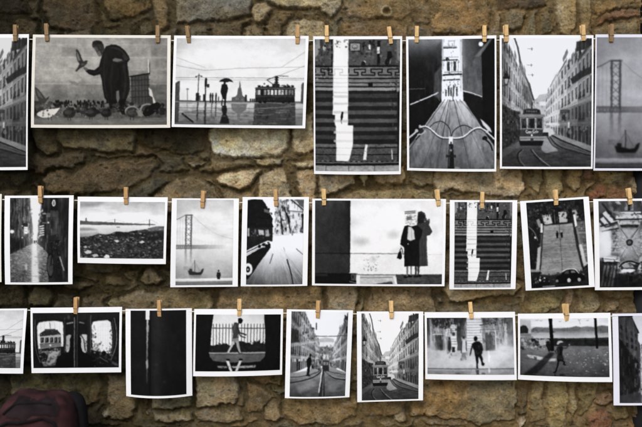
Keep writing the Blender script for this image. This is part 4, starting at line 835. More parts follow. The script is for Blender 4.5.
    c.poly([(603, 256.4), (617, 257.4), (617.4, 261.4), (603.4, 261.8)], 226, .95, .2); c.line([(602, 262.2), (616, 262.4)], 1.4, 28); c.line([(604, 258.8), (616, 259.4)], .6, 90)
    c.poly([(599, 264), (615, 263), (616, 287.2), (599, 287.2)], 46, .9, .6)
    for x_ in (600, 603.4, 607, 610.4): c.poly([(x_, 286), (x_ + 1.8, 286), (x_ + 5.4, 265.4), (x_ + 3.4, 265)], 150, .8, .3)
    c.poly([(615, 273), (642, 273), (642, 287.2), (613, 287.2)], 34, .85, 1); c.poly([(618, 268.6), (633, 269), (633, 272), (619, 272.4)], 232, .9, .2); c.curve([(618.6, 266.6), (623, 262.6), (630, 261.4), (638, 264)], 1.6, 28, .9, .2); c.poly([(621, 264.6), (630, 263.4), (633, 267.6), (622, 267.6)], 190, .8, .3); c.rect(626, 276, 631.4, 286, 16, .8, .4); c.line([(627.4, 276), (627.4, 286)], .7, 96, .8)
    c.blots([(606, 203), (651, 203), (651, 228), (606, 228)], 70, (.5, 2), (20, 90), (.3, .7)); c.blots([(604, 262), (654, 262), (654, 286), (604, 286)], 90, (.6, 2.4), (14, 70), (.4, .8)); c.blots([(612, 228), (646, 228), (646, 260), (612, 260)], 60, (.4, 1.4), (60, 110), (.3, .6))
    c.ell(mx, my, 13, 15, 225, .35, 3); c.ell(605, 242, 6, 13, 235, .6, 2); c.ell(602, 280, 10, 12, 20, .5, 3); c.ell(628, 284, 18, 7, 20, .5, 3); c.ell(613, 232, 3, 9, 60, .3, 1.5); c.ell(613, 206, 7, 3, 30, .5, 2)
    c.ell(mx, my, 4.4, 4.4, 165, .9, .2); c.ell(mx, my, 3.4, 3.4, 44); c.ell(mx, my, 1.6, 1.6, 96)
    return c.out()


def pic_tram_cab():
    c = Cv(32.7, 313, 119, 367.6, 26, 13)
    R = c.rng
    c.rect(32, 313, 120, 320, 44, .7, .5); c.xgrad([(32, 40), (38, 26), (60, 22), (120, 30)], a=.4)
    wl = [(37.2, 326), (39, 322.6), (44, 321.4), (54, 320.8), (62.6, 322), (63.6, 326), (63.8, 346), (38.4, 348.4), (37.6, 340)]
    c.poly(wl, 230, 1, .15); c.noise(10, 4, 4, wl)
    for x in (41, 45, 50, 55, 60): c.line([(x, 322), (x, 331)], .5, 190, .7)
    c.poly([(40, 333.4), (44, 330.6), (57.4, 329.6), (59.6, 332.4), (61.6, 334.4), (40, 336)], 50); c.rect(45, 328.8, 55.6, 330.6, 70); c.line([(50, 322.6), (51, 329)], .5, 90)
    c.poly([(40, 336), (61.4, 334.4), (61.4, 346.4), (40.2, 347.6)], 176); c.line([(40, 343.6), (61.4, 342.4)], .7, 70); c.poly([(40, 344), (61.4, 342.8), (61.4, 346.6), (40.2, 347.8)], 96, .8)
    for x0, x1 in ((40.8, 44), (45.4, 49), (50.2, 53.6), (54.8, 57.8), (58.8, 61)): c.poly([(x0, 337.4), (x1, 337), (x1, 342), (x0, 342.4)], 40); c.poly([(x0 + .6, 338), (x0 + 1.7, 338), (x0 + 1.3, 341), (x0 + .6, 341)], 130, .8)
    c.ell(50.6, 345, 1, .9, 220)
    lo = [(38, 348.6), (61, 348), (61, 364), (44, 366), (39, 358)]
    c.poly(lo, 84); c.noise(30, 4, 3, lo); c.rect(39, 348.4, 60, 350.6, 30); c.poly([(38, 354), (44, 352), (49, 356), (46, 362), (39, 360)], 24, .95, .3); c.poly([(50, 350.6), (60, 351), (55, 361), (49, 365), (46, 362)], 165, .8, .4); c.blots(lo, 30, (.5, 1.5), (30, 205), (.4, .8))
    wr = [(91.6, 326), (93, 322.4), (98, 321.2), (107, 320.8), (110.4, 323), (111.8, 333), (112, 347), (110, 354), (104, 352.6), (93, 350)]
    c.poly(wr, 232, 1, .15); c.noise(8, 3, 3, wr)
    for x in np.arange(98, 110, 2.4): c.line([(x, 324), (x + .2, 350)], .4, 205, .7)
    for y in (327, 331, 335.4, 340): c.line([(97, y), (111, y)], .4, 208, .7)
    c.blots([(91.8, 326), (95.4, 326), (97, 350), (92, 350)], 34, (.4, 1.2), (40, 170)); c.blots([(94, 343), (100, 344), (100, 352), (94, 350)], 16, (.5, 1.2), (50, 150)); c.blots([(110, 324), (112, 324), (112, 352), (109, 354)], 22, (.4, 1), (30, 150)); c.blots([(94, 349), (111, 351), (111, 356), (94, 353)], 26, (.5, 1.4), (40, 190))
    c.curve([(113.6, 319), (116, 332), (115.6, 347), (111, 360)], .8, 120); c.curve([(111.8, 321), (113.6, 333), (113.2, 346), (111, 356)], .6, 75); c.curve([(35.4, 320), (34.8, 334), (36, 350), (40, 362)], .7, 92); c.line([(37, 328), (37.6, 345)], .6, 60)
    c.detail(wl, 30, (.4, 1.6), (.4, 1.6), ((60, 130), (225, 245)), (.3, .6)); c.detail(lo, 50, (.6, 3), (.5, 2), ((16, 60), (130, 210)), (.4, .8)); c.detail([(92, 340), (111, 344), (111, 356), (93, 352)], 40, (.4, 1.6), (.5, 2.4), ((20, 70), (150, 220)), (.4, .8))
    # middle panes
    c.poly([(66.4, 336), (69, 334.6), (71.2, 335), (70.6, 350), (68, 353), (66, 350)], 176, .95, .3); c.blots([(66, 336), (71, 336), (70, 351), (66, 351)], 14, (.4, 1.2), (40, 220))
    c.poly([(80.4, 336), (83, 334.4), (87, 334.6), (87.4, 350), (85.6, 353.6), (82, 350), (80, 345)], 196, .95, .3); c.curve([(81, 334.6), (84, 340), (85.6, 350)], 1, 50); c.blots([(84, 335), (88, 335), (88, 352), (84, 352)], 14, (.4, 1.1), (30, 130))
    c.line([(67, 323.6), (73.4, 322.8)], 1.1, 165, .9, .2); c.line([(79.6, 322.6), (84, 323.6)], 1, 150, .9, .2); c.rect(87.6, 313, 91.4, 360, 34); c.line([(90.6, 316), (91, 352)], .6, 96); c.line([(64.8, 318), (65.2, 354)], .6, 70); c.ell(68.8, 317.4, 1.4, 2, 70, .7, .3)
    # driver and pole
    c.poly([(55, 368), (57, 358), (62, 353.4), (69, 351.6), (70.4, 346), (70, 339), (73, 334.4), (78, 334), (81.4, 338), (81.4, 346), (83, 352), (90, 354.4), (96, 359), (98, 368)], 15)
    c.rect(73.8, 313, 77.8, 367.6, 22); c.line([(74.6, 318), (74.8, 367)], .8, 128); c.line([(77.4, 313), (77.6, 367)], .5, 92); c.line([(76, 313), (76.2, 352)], .6, 40)
    c.blots([(92, 355), (117, 355), (117, 366), (94, 366)], 34, (.5, 1.5), (20, 92), (.4, .9)); c.line([(100, 357), (108, 362)], .8, 110, .7); c.ell(104, 353.6, 2.4, 2.6, 20); c.poly([(112, 361), (118.6, 364), (118, 366), (112, 364)], 92, .7, .3)
    return c.out()


def pic_dark_slit():
    c = Cv(130.7, 310.2, 186.3, 394, 27, 14)
    R = c.rng
    c.noise(4, 14, 20)
    c.poly([(152, 310), (162, 310), (160, 394), (154, 394)], 50, .6, 3.4); c.rect(130, 310, 145.4, 394, 30, .5); c.line([(150.6, 310), (150.4, 392)], 1.6, 16, .8)
    c.rect(145.9, 310.2, 149.9, 319.2, 232); c.line([(148, 311), (148, 318)], .5, 190)
    for k in range(60):
        y = 319 + k * 1.05; f = max(0, 1 - k / 60) ** .8
        c.rect(147.1, y, 147.7 + .9 * f, y + 1.2, 50 + 175 * f * R.uniform(.75, 1), .95, .1)
    c.poly([(146.6, 326), (149.4, 324), (149.2, 331), (147, 332)], 165, .8, .3); c.poly([(146.4, 360), (148.6, 358), (148.6, 366), (146.8, 368)], 165, .8, .3)
    c.ell(157, 363, 2, 1.4, 52, .7, .6); c.ell(165, 380, 1.5, 1, 44, .7, .5)
    return c.out(1.6, tex=5, vig=0)


def pic_walking_girl():
    c = Cv(195.9, 314.6, 281, 370.1, 22, 15)
    R = c.rng
    lit = [(213.4, 314.6), (264, 314.6), (265.2, 330), (265.4, 344.6), (211, 344.6), (212, 328)]
    c.ygrad([(314, 205), (326, 222), (345, 226)], lit); c.xgrad([(211, 235), (238, 225), (265, 205)], lit, .5)
    for x in np.arange(213.6, 265, 3.12): c.line([(x, 324.6), (x + .1, 345)], .65, 62); c.poly([(x - .5, 325), (x, 323.2), (x + .5, 325)], 62)
    c.line([(212.4, 327.8), (265, 328.2)], .8, 70)
    sh = [(210, 351.6), (210.6, 344), (213, 346), (217, 343.6), (221, 344.6), (223, 343), (227, 342.6), (231, 346), (236, 343), (240, 340.4), (244, 341), (247, 342.4), (250, 342), (252, 344), (256, 341), (258, 342), (259.6, 339), (260.6, 342.6), (265.6, 343.4), (266, 352)]
    c.poly(sh, 34); c.blots(sh, 50, (.5, 1.3), (16, 62), (.4, .9)); c.blots([(211, 343), (266, 340), (266, 344), (211, 346)], 26, (.4, 1), (28, 42), (.8, 1))
    pa = [(209.6, 351.4), (265.8, 351.4), (265.4, 356), (261, 360.4), (252, 361.4), (224, 361), (214, 359.4), (210.4, 355.4)]
    c.ygrad([(351, 128), (353, 96), (361, 84)], pa); c.noise(14, 4, 1, pa); c.line([(209.8, 351.8), (265.6, 352)], 1, 162); c.line([(212, 353.4), (265, 353.6)], .5, 60)
    # figure
    c.ell(240.4, 320.9, 2.3, 2.6, 22); c.poly([(238, 318.6), (241, 318), (243, 320), (242, 321.4), (238.4, 322)], 18); c.line([(239, 322.6), (237.6, 324.6)], 1.4, 44)
    c.poly([(234.4, 322.4), (237, 322.4), (238.6, 325), (239, 330), (238, 335), (238.4, 338.6), (233, 339.4), (233.4, 333), (232.6, 327)], 58); c.poly([(234.6, 323), (236, 325), (235, 333), (233.4, 328)], 96, .6, .2)
    c.line([(237.6, 327), (240, 332.4), (246, 334.4)], 1.3, 46); c.line([(238, 331), (241, 335.6), (245.8, 337.2)], 1.1, 58); c.ell(246.2, 334.4, .9, .7, 60)
    c.poly([(233, 338), (238.6, 337.4), (238.8, 342), (236.8, 341.4), (234.6, 343.4), (232.4, 342)], 120)
    c.poly([(232.6, 340.4), (235.6, 341.6), (231.6, 348), (229.6, 352), (227.8, 351.6), (230.4, 346)], 176); c.poly([(236.4, 340), (239, 340.6), (240.2, 346), (241.8, 352.2), (240, 352.6), (237.6, 347)], 150); c.line([(235.6, 342), (237.8, 348), (240, 352.4)], .9, 34); c.line([(241, 352.4), (243, 352.2)], .9, 60)
    # reflection
    c.poly([(226.4, 358.6), (229.4, 359.4), (231, 363), (233.4, 370), (231, 370), (228, 363)], 214, 1, .12); c.poly([(240.4, 359), (243.4, 358.4), (241.6, 362), (238.4, 369.8), (235.6, 370), (238.8, 363)], 196, 1, .12); c.ell(228.6, 358.6, 2.2, 1, 20); c.ell(241.6, 358.6, 2, 1, 20)
    c.poly([(218, 364.4), (228, 364.8), (228, 366.6), (219, 366.4)], 158, .9, .2); c.poly([(232, 365), (256.6, 364.2), (256, 366.6), (234, 366.8)], 172, .9, .2); c.blots([(218, 364), (257, 364), (257, 367), (218, 367)], 24, (.3, .9), (30, 120), (.5, .9))
    return c.out(2.4)


def pic_downhill_street():
    c = Cv(291.5, 311.4, 347.6, 396.7, 240, 16)
    R = c.rng
    c.poly([(318, 338.6), (325, 337), (334, 338.4), (335, 342), (318, 342)], 176, .9, .5); c.rect(318, 342, 336, 350, 222, .8, .4)
    c.poly([(316, 348), (322, 346), (336, 347), (338, 372), (312, 372)], 118, .95, .5); c.blots([(314, 346), (338, 346), (338, 370), (314, 370)], 90, (.5, 1.7), (30, 205), (.5, .9), (.8, 1.8))
    L = [(291.5, 311.4), (304, 311.4), (308, 313.6), (312, 317.4), (313, 323), (316.6, 327), (317.6, 332), (319.4, 334), (319.6, 344), (320.6, 352), (318, 366), (291.5, 374)]
    c.street([(291, 282), (320, 342), (320, 362), (291, 374)], [(.3, 120, -.8), (.55, 165, -.12), (.78, 140, -.3), (1, 170, 0)], 5, 1.3, .3)
    c.blots([(292, 318), (312, 322), (316, 345), (292, 345)], 40, (.6, 2.2), (28, 190), (.4, .85), (.7, 1.8)); c.poly([(291.5, 328), (299, 330), (300, 342), (291.5, 344)], 36, .8, .5); pass
    c.poly([(291.5, 343), (316, 340), (317, 342), (291.5, 347)], 200, .5, .3); c.line([(316.4, 323), (316.6, 329)], 1, 40)
    Rr = [(347.6, 313), (346, 316), (344, 315), (343.6, 318), (345.6, 320), (342, 325.6), (340.4, 328), (341, 332), (338.6, 336), (336.4, 341), (334, 348), (332.6, 360), (336, 370), (347.6, 376)]
    c.street([(348, 305), (333.6, 347), (333, 364), (348, 373)], [(.4, 140, -.4), (.7, 180, 0), (1, 195, 0)], 4, 1.2, .3); c.rect(345.4, 326, 347.6, 332.6, 36); c.poly([(343.6, 314), (347.6, 317), (347.6, 320), (344, 319)], 60)
    c.line([(312, 335.6), (330, 336), (347.6, 335)], .7, 78); c.line([(347, 313), (345, 340)], .5, 90)
    c.detail([(314, 344), (338, 344), (338, 369), (312, 369)], 90, (.4, 1.4), (.8, 3), ((24, 80), (170, 230)), (.4, .8))
    rd = [(291.5, 373), (312, 370), (320, 367), (333, 367), (347.6, 373), (347.6, 396.7), (291.5, 396.7)]
    c.ygrad([(366, 165), (372, 140), (380, 112), (397, 72)], rd); c.noise(22, 7, 2, rd)
    c.poly([(291.5, 373), (318, 368), (318, 371), (291.5, 379)], 150, .7, .6); c.poly([(297, 386), (314, 379), (318, 384), (302, 393)], 150, .45, 1.6); c.poly([(330, 380), (342, 384), (336, 393), (330, 390)], 150, .4, 1.4)
    c.curve([(324.4, 368), (320, 373.6), (309, 379), (291.5, 382.6)], 1.1, 40); c.curve([(324, 368), (318, 372), (306, 375.6), (291.5, 377)], .8, 60); c.curve([(325.6, 368), (329, 373), (337, 378), (347.6, 380)], 1.3, 40); c.curve([(325.8, 367.6), (332, 371.6), (347.6, 375)], .8, 70)
    c.curve([(326, 369), (330, 373.6), (338, 377.6), (347.6, 379)], .5, 190)
    c.poly([(323.2, 369), (325.4, 369), (327.6, 396.7), (320.6, 396.7)], 44, .9, .25); c.line([(323.4, 369), (322.4, 380), (320.8, 392)], 1, 226); c.line([(324.8, 376), (324.6, 396)], .6, 130); c.line([(325.6, 374), (328, 396)], .6, 100)
    # tram far down, man at the kerb
    c.poly([(323.8, 360), (330, 360), (330.4, 370.6), (323.6, 370.6)], 48); c.rect(324.4, 361.6, 329.6, 364.6, 128); c.line([(327, 361), (327, 365)], .6, 50); c.ell(322.6, 366.6, 1, 1, 240); c.poly([(324, 354), (329, 354), (330, 358.6), (324, 358.6)], 214, .8, .4); c.line([(327, 355), (327, 360)], .5, 60)
    c.blots([(312, 362), (323, 362), (323, 369), (312, 369)], 22, (.6, 1.6), (20, 110))
    c.ell(311.4, 354.8, 1.1, 1.5, 30); c.poly([(309.4, 357), (312, 356.4), (312.8, 360), (311.8, 366), (310.6, 374.6), (308.2, 374.8), (308.8, 366), (307.6, 361)], 26); c.line([(308, 375), (311.4, 375.4)], 1, 20)
    return c.out()


def pic_fog_figure():
    c = Cv(426.5, 317.7, 514.2, 374, 196, 17)
    R = c.rng
    c.ygrad([(317, 120), (335, 138), (348, 172), (362, 204), (368, 192), (374, 140)]); c.noise(22, 6, 6)
    # pale facade behind
    c.rect(466.6, 317.7, 482, 347, 218, .95, .4)
    for y in np.arange(319.6, 346, 2.6): c.line([(466.6, y), (482, y)], .6, 120, .7)
    c.rect(444, 320, 456.6, 340, 214, .8, .4)
    for y in np.arange(326, 342, 2.2): c.line([(446, y), (456, y)], .5, 110, .7)
    c.rect(431, 327, 445, 350, 128, .9, .4); c.rect(434.6, 334, 442.8, 350, 62, .95, .2); c.line([(440.4, 336), (440.6, 350)], .9, 40); c.line([(432.4, 334.4), (444, 334.2)], .8, 210); c.rect(428.4, 319, 431, 345, 198, .8, .3); c.rect(426.5, 318, 428, 345, 60, .7, .3); c.rect(445, 322, 447.6, 350, 205, .7, .3)
    c.rect(482.6, 328.6, 499, 350, 150, .9, .4); c.rect(485.4, 331.4, 495, 350, 74, .95, .3); c.rect(487, 333, 489.6, 347, 96, .7, .2); c.rect(491, 333, 493.6, 347, 96, .7, .2); c.line([(480.6, 329.6), (499, 329.2)], 1, 96); c.line([(495.6, 330), (496, 349)], .9, 214)
    c.rect(498.6, 318, 501, 344, 168, .7, .3); c.rect(504.8, 324, 507.4, 345, 206, .8, .3); c.rect(508, 322, 513, 346, 120, .7, .5); c.blots([(484, 322), (510, 322), (510, 342), (496, 342)], 40, (.4, 1.3), (70, 190), (.4, .8))
    # tree canopies
    t1 = [(430, 317.7), (467, 317.7), (465.6, 323), (462, 327.6), (457, 325), (452, 324), (447, 328.4), (440, 328), (434, 326.6), (431, 322)]
    c.poly(t1, 40, .9, .4); c.blots(t1, 70, (.5, 1.6), (18, 90), (.5, .9)); c.blots([(432, 325), (464, 325), (464, 330), (432, 330)], 24, (.5, 1.3), (30, 70), (.6, .9)); c.rect(457, 324, 464, 336, 70, .6, .8)
    c.blots([(482, 317.7), (512, 317.7), (511, 324), (484, 325)], 90, (.5, 1.6), (34, 120), (.5, .9)); c.line([(480, 325), (496, 322.6)], .8, 60); c.rect(505, 317.8, 513, 323, 60, .5, .6)
    c.detail([(427, 319), (466, 319), (466, 346), (427, 346)], 150, (.5, 1.6), (1, 6), ((24, 80), (170, 225)), (.3, .8)); c.detail([(480, 320), (513, 320), (513, 344), (480, 344)], 130, (.5, 1.6), (1, 6), ((36, 90), (170, 220)), (.3, .75)); c.rect(456.6, 326, 461, 350, 46, .7, .4); c.rect(446, 336, 450, 352, 60, .5, .5); c.rect(508, 318, 514.2, 346, 96, .6, .5); c.rect(426.5, 318, 429.6, 348, 44, .7, .4)
    # bystanders
    c.ell(449.2, 338.2, 1, 1.3, 40); c.poly([(447.6, 340), (451, 339.6), (451, 347), (449.4, 352), (447.4, 349)], 44, .95, .2)
    c.ell(453.4, 333.8, 1.4, 1.8, 60); c.poly([(450.6, 336.6), (456, 336.2), (457, 345), (455, 352.6), (451, 352.6)], 218, .95, .2); c.rect(451.4, 346.4, 454.4, 352, 34, .95, .2)
    for y in (338.6, 341, 343.6): c.line([(451, y), (456, y)], .6, 110, .8)
    c.ell(463.6, 337, 1.2, 1.6, 52); c.poly([(461, 341), (463.4, 339), (466, 341), (466.4, 348), (464.6, 352), (462, 352)], 196, .95, .2); c.line([(461.4, 341), (460.6, 352)], 1.1, 70); c.line([(465.6, 341), (466, 350)], .9, 60); c.poly([(461, 352), (465, 352), (465.6, 359), (460.6, 359.6)], 92, .8, .4)
    # mist
    for x, y, rx, ry, v, a in ((431, 352, 7, 8, 186, .75), (440, 357, 12, 6.5, 198, .75), (505, 351, 10, 8, 212, .8), (496, 356, 10, 7, 216, .75), (470, 361, 30, 4.5, 206, .6), (452, 362, 16, 4.5, 196, .6), (430, 341, 4, 5, 160, .4), (509, 341, 5, 6, 190, .45)): c.ell(x, y, rx, ry, v, a, 2.2)
    c.blots([(462, 351), (467, 351), (466, 360), (460, 360)], 10, (.5, 1.2), (70, 120), (.3, .6)); c.blots([(447, 350), (456, 350), (456, 357), (447, 357)], 10, (.5, 1.2), (60, 120), (.3, .6))
    c.noise(9, 5, 3)
    c.rect(426.5, 368, 514.3, 374, 158, .75, .4); c.line([(426.5, 368.2), (514.2, 367.8)], .8, 92); c.noise(16, 3, 1, [(426.5, 368.6), (514, 368.6), (514, 374), (426.5, 374)]); c.rect(426.5, 370.4, 470, 374, 110, .4, .8)
    # the running figure
    c.poly([(473.6, 338), (474.4, 336.2), (476.4, 336), (477.4, 337.6), (477, 340), (475.4, 341), (474, 340)], 20, 1, .1)
    c.poly([(471.6, 344), (473.4, 342), (476, 341), (479.6, 341.2), (481.4, 343.4), (482, 347.6), (481.6, 351), (480.6, 354.6), (477.6, 356), (474.4, 355.4), (473.8, 350), (472.4, 347.4)], 20, 1, .1); c.detail([(473, 342), (481, 342), (481, 354), (474, 354)], 22, (.4, 1), (1, 4), ((12, 24), (60, 92)), (.4, .8))
    c.line([(472.2, 344), (471, 349), (469.6, 354)], 1.3, 30, 1, .1); c.ell(469.4, 354.8, .7, .9, 110); c.line([(481.2, 344), (482.2, 349), (481, 353)], 1.1, 34, 1, .1)
    c.poly([(474.6, 354.6), (478, 355), (477.8, 360), (477.2, 364), (477.4, 367.6), (475.6, 367.6), (475.8, 363), (475, 359)], 20, 1, .08); c.poly([(477.4, 354.6), (480.8, 354), (482.2, 358), (482.4, 361.6), (484.2, 362.8), (483.4, 365), (481, 364.6), (480.6, 360.6), (479, 357.6)], 24, 1, .08)
    c.poly([(475, 369), (478, 369), (478, 374), (475.6, 374)], 46, .8, .3); c.ell(482.4, 372.6, 2, .8, 60, .8, .2); c.ell(457, 372.6, 3, .8, 80, .6, .3)
    c.line([(488.2, 351), (488.6, 361)], 1, 246, .8, .3); c.ell(489, 356, 1.2, 1.5, 246, .8, .2); c.ell(488.4, 369.6, 1, 2.4, 236, .7, .3)
    return c.out()


def pic_running_boy():
    c = Cv(519.9, 318, 609, 376.7, 70, 18)
    R = c.rng
    c.ygrad([(318, 232), (325, 240), (328, 216), (331, 150), (334, 168), (337, 202), (338.4, 170)], [(519, 318), (609, 318), (609, 339), (519, 339)])
    c.xgrad([(519, 0), (609, -14)], a=0); c.noise(14, 14, 2, [(519, 318), (609, 318), (609, 338), (519, 338)])
    sk = [(531, 329), (536, 326.6), (548, 327.4), (560, 328), (572, 327), (576, 325.8), (580, 327), (586, 326), (595, 327), (602, 325.4), (609, 326), (609, 332.6), (590, 333), (531, 332)]
    c.poly(sk, 104, .9, .3); c.blots(sk, 60, (.4, 1.2), (60, 150), (.5, .9)); c.rect(555, 331, 600, 334.6, 165, .6, .6)
    for x, y in ((537, 319.6), (541, 320), (579.6, 319.4), (560, 321), (588, 320)): c.line([(x - 1.4, y), (x, y + .6), (x + 1.2, y - .4)], .4, 120, .8)
    c.line([(578.6, 319), (580.6, 324)], .4, 150)
    c.poly([(519.9, 319), (530.6, 319.6), (531, 334), (519.9, 335)], 196, .95, .3); c.poly([(519.9, 327), (522.6, 325), (526, 325.6), (528, 329), (528, 333), (519.9, 333.6)], 36, .95, .3); c.rect(519.9, 333.6, 531, 336.4, 120, .8)
    # low dark wall and pavement
    c.ygrad([(337.6, 60), (340, 34), (345.6, 44)], [(519.9, 338.6), (609, 337.2), (609, 345.8), (519.9, 346.4)]); c.poly([(519.9, 337), (533, 336), (535, 346), (519.9, 347)], 120, .8, .4); c.noise(18, 3, 2, [(519.9, 338), (609, 337.4), (609, 346), (519.9, 346)])
    gd = [(519.9, 346), (609, 345.6), (609, 376.7), (519.9, 376.7)]
    c.ygrad([(345, 124), (350, 134), (360, 104), (377, 62)], gd); c.noise(16, 3, 1.4, gd); c.xgrad([(519, 60), (560, 95), (609, 70)], gd, .3)
    c.poly([(526, 355), (533, 355.6), (545, 358), (556, 358.6), (556, 361), (548, 361.4), (538, 360), (529, 358)], 205, .9, .3); c.poly([(533, 356.6), (536.6, 358), (535.6, 361), (534, 360)], 60, .8)
    c.poly([(549, 352), (554, 353), (544, 366), (534, 377), (522, 377), (536, 364)], 30, .85, .7); c.poly([(524, 360), (540, 361), (530, 370), (521, 374)], 104, .5, .8)
    for _ in range(46): c.ell(R.uniform(562, 608), R.triangular(348, 358, 375), R.uniform(.3, .9), .4, R.uniform(170, 240), .8)
    c.blots([(603, 353), (609, 353), (609, 372), (605, 372)], 12, (.5, 1.3), (130, 220), (.5, .9))
    c.detail(gd, 150, (.8, 5), (.3, .8), ((30, 60), (110, 150)), (.2, .5)); c.detail([(520, 338), (550, 338), (550, 350), (520, 350)], 60, (.6, 2.2), (.6, 2.6), ((14, 50), (130, 215)), (.5, .9))
    # crowd, pillars
    c.blots([(522, 339), (549, 339), (549, 349), (522, 349)], 60, (.6, 2), (20, 200), (.6, 1)); c.poly([(538, 340), (544, 339), (546, 345), (540, 346)], 196, .8, .3); c.ell(547.4, 342.4, 1.5, 1.7, 30); c.poly([(545, 344), (551, 343), (553, 349), (548, 352)], 32)
    c.poly([(548.6, 318), (552.2, 318), (553.6, 351), (550.6, 351)], 18); c.poly([(594.6, 318), (597.2, 318), (597.8, 348.6), (595.6, 348.6)], 20); c.rect(593.4, 348, 600, 349.4, 130, .6)
    # running child
    c.poly([(556, 343.8), (557.4, 341.4), (560.2, 340.6), (562.8, 341.8), (563.4, 344.4), (561.4, 346.2), (558, 345.8)], 44, 1, .12); c.poly([(556, 343.4), (557.4, 341), (560.8, 340.2), (563.2, 341.8), (560, 342.4), (557.4, 344.4)], 205, .95, .2)
    c.poly([(556.4, 347.2), (558.6, 346), (561.4, 346), (563, 347.4), (562, 351), (561.6, 354), (562.8, 358), (562.4, 361.4), (559.6, 361), (557, 361.6), (556, 359), (557.2, 354), (556.6, 351)], 24, 1, .1); c.poly([(557.4, 348), (559, 347.4), (559, 353), (557.8, 356)], 70, .6, .2); c.poly([(556.2, 355.6), (562.4, 355), (563.4, 359.6), (556, 360)], 46, .8, .2)
    c.line([(562.4, 347.6), (565.6, 347.8), (568.2, 345)], 1.1, 56, 1, .1); c.ell(568.8, 344.4, .8, .8, 140); c.line([(557, 347.8), (554.8, 351), (556, 353.8)], 1, 50, 1, .1)
    c.line([(557.8, 360), (556.8, 366), (554.8, 372)], 1.5, 20); c.poly([(552.6, 372), (555.6, 371), (555.6, 373), (552.8, 373.2)], 20); c.line([(560, 360), (563.4, 361.6), (563.2, 364)], 1.4, 26); c.line([(562.6, 364), (564.4, 364.6)], 1.2, 20); c.ell(561.6, 374.6, 3, .8, 22, .8, .3); c.line([(554, 374), (554.4, 376.7)], .9, 24)
    return c.out()


def pic_narrow_roofs():
    c = Cv(618.6, 316, 677, 403.4, 205, 19)
    R = c.rng
    c.ygrad([(316, 214), (350, 228), (403, 200)])
    rb = [(677, 318), (668, 320), (660, 330), (650, 338), (640, 344), (639, 396), (677, 403.4)]
    c.street([(678, 318), (640, 345), (640, 392), (678, 402)], [(.3, 130, 0), (.6, 160, .2), (1, 180, 0)], 5, 1.3, .2)
    lb = [(618.6, 316), (631, 316), (632, 320), (633.4, 323), (635, 327), (637.6, 332), (637, 340), (639.6, 346), (639, 403.4), (618.6, 403.4)]
    c.poly(lb, 70); c.noise(26, 1.6, 16, lb); c.line([(621, 316.4), (632, 316.6)], 1.4, 22); c.line([(632, 318), (638, 333)], 1.2, 34)
    for x in (622, 626, 629.4, 633): c.line([(x, 320), (x + .6, 360)], .7, R.choice([105, 44]), .6)
    c.facade([(619, 322), (637, 334), (637, 352), (619, 346)], 4, 3, 40, (.45, .55), 14, 52, pw=1.2)
    c.poly([(618.6, 338), (625, 346), (637, 362), (638, 372), (618.6, 384)], 24, .9, .5)
    c.poly([(618.6, 366), (637, 372), (638, 400), (618.6, 403)], 34, .85, 1); c.noise(18, 2, 5, [(618.6, 360), (638, 372), (638, 403), (618.6, 403)])
    c.detail([(619, 318), (638, 334), (638, 403), (619, 403)], 90, (.4, 1.6), (1, 8), ((16, 50), (80, 130)), (.3, .6)); pass
    c.blots([(634, 348), (642, 346), (642, 396), (635, 396)], 40, (.4, 1.3), (30, 190), (.5, .9), (1, 2)); c.poly([(618.6, 396), (636, 392), (650, 403.4), (618.6, 403.4)], 74, .7, .6); c.poly([(640, 392), (677, 400), (677, 403.4), (640, 403.4)], 110, .8, .5)
    return c.out()


def pic_pale_sea():
    c = Cv(0, 0, 60, 82, 190, 20)
    c.ygrad([(0, 205), (40, 222), (46, 165), (82, 110)]); c.noise(14, 12, 3)
    return c.out()
# ------------------------------------------------------------------ materials
def new_mat(name):
    m = bpy.data.materials.new(name); m.use_nodes = True
    nt = m.node_tree
    return m, nt, nt.nodes['Principled BSDF']


def simple_mat(name, rgb, rough=0.7, var=0.15, scale=60.0, bump=0.0, bscale=400.0, stretch=(1, 1, 1), spec=0.3, metal=0.0):
    m, nt, b = new_mat(name)
    tc = nt.nodes.new('ShaderNodeTexCoord'); mp = nt.nodes.new('ShaderNodeMapping'); mp.inputs['Scale'].default_value = stretch
    nt.links.new(tc.outputs['Object'], mp.inputs['Vector'])
    n = nt.nodes.new('ShaderNodeTexNoise'); n.inputs['Scale'].default_value = scale; n.inputs['Detail'].default_value = 5
    nt.links.new(mp.outputs['Vector'], n.inputs['Vector'])
    r = nt.nodes.new('ShaderNodeValToRGB'); r.color_ramp.elements[0].position = .3; r.color_ramp.elements[1].position = .7
    r.color_ramp.elements[0].color = tuple(max(0, c * (1 - var)) for c in rgb) + (1,)
    r.color_ramp.elements[1].color = tuple(min(1, c * (1 + var)) for c in rgb) + (1,)
    nt.links.new(n.outputs['Fac'], r.inputs['Fac']); nt.links.new(r.outputs['Color'], b.inputs['Base Color'])
    b.inputs['Roughness'].default_value = rough; b.inputs['Specular IOR Level'].default_value = spec; b.inputs['Metallic'].default_value = metal
    if bump:
        n2 = nt.nodes.new('ShaderNodeTexNoise'); n2.inputs['Scale'].default_value = bscale; n2.inputs['Detail'].default_value = 4
        nt.links.new(mp.outputs['Vector'], n2.inputs['Vector'])
        bp = nt.nodes.new('ShaderNodeBump'); bp.inputs['Strength'].default_value = bump; bp.inputs['Distance'].default_value = 0.002
        nt.links.new(n2.outputs['Fac'], bp.inputs['Height']); nt.links.new(bp.outputs['Normal'], b.inputs['Normal'])
    return m


def srgb(r, g, b): return tuple(float(x) for x in s2l(np.array([r, g, b]) / 255.0))


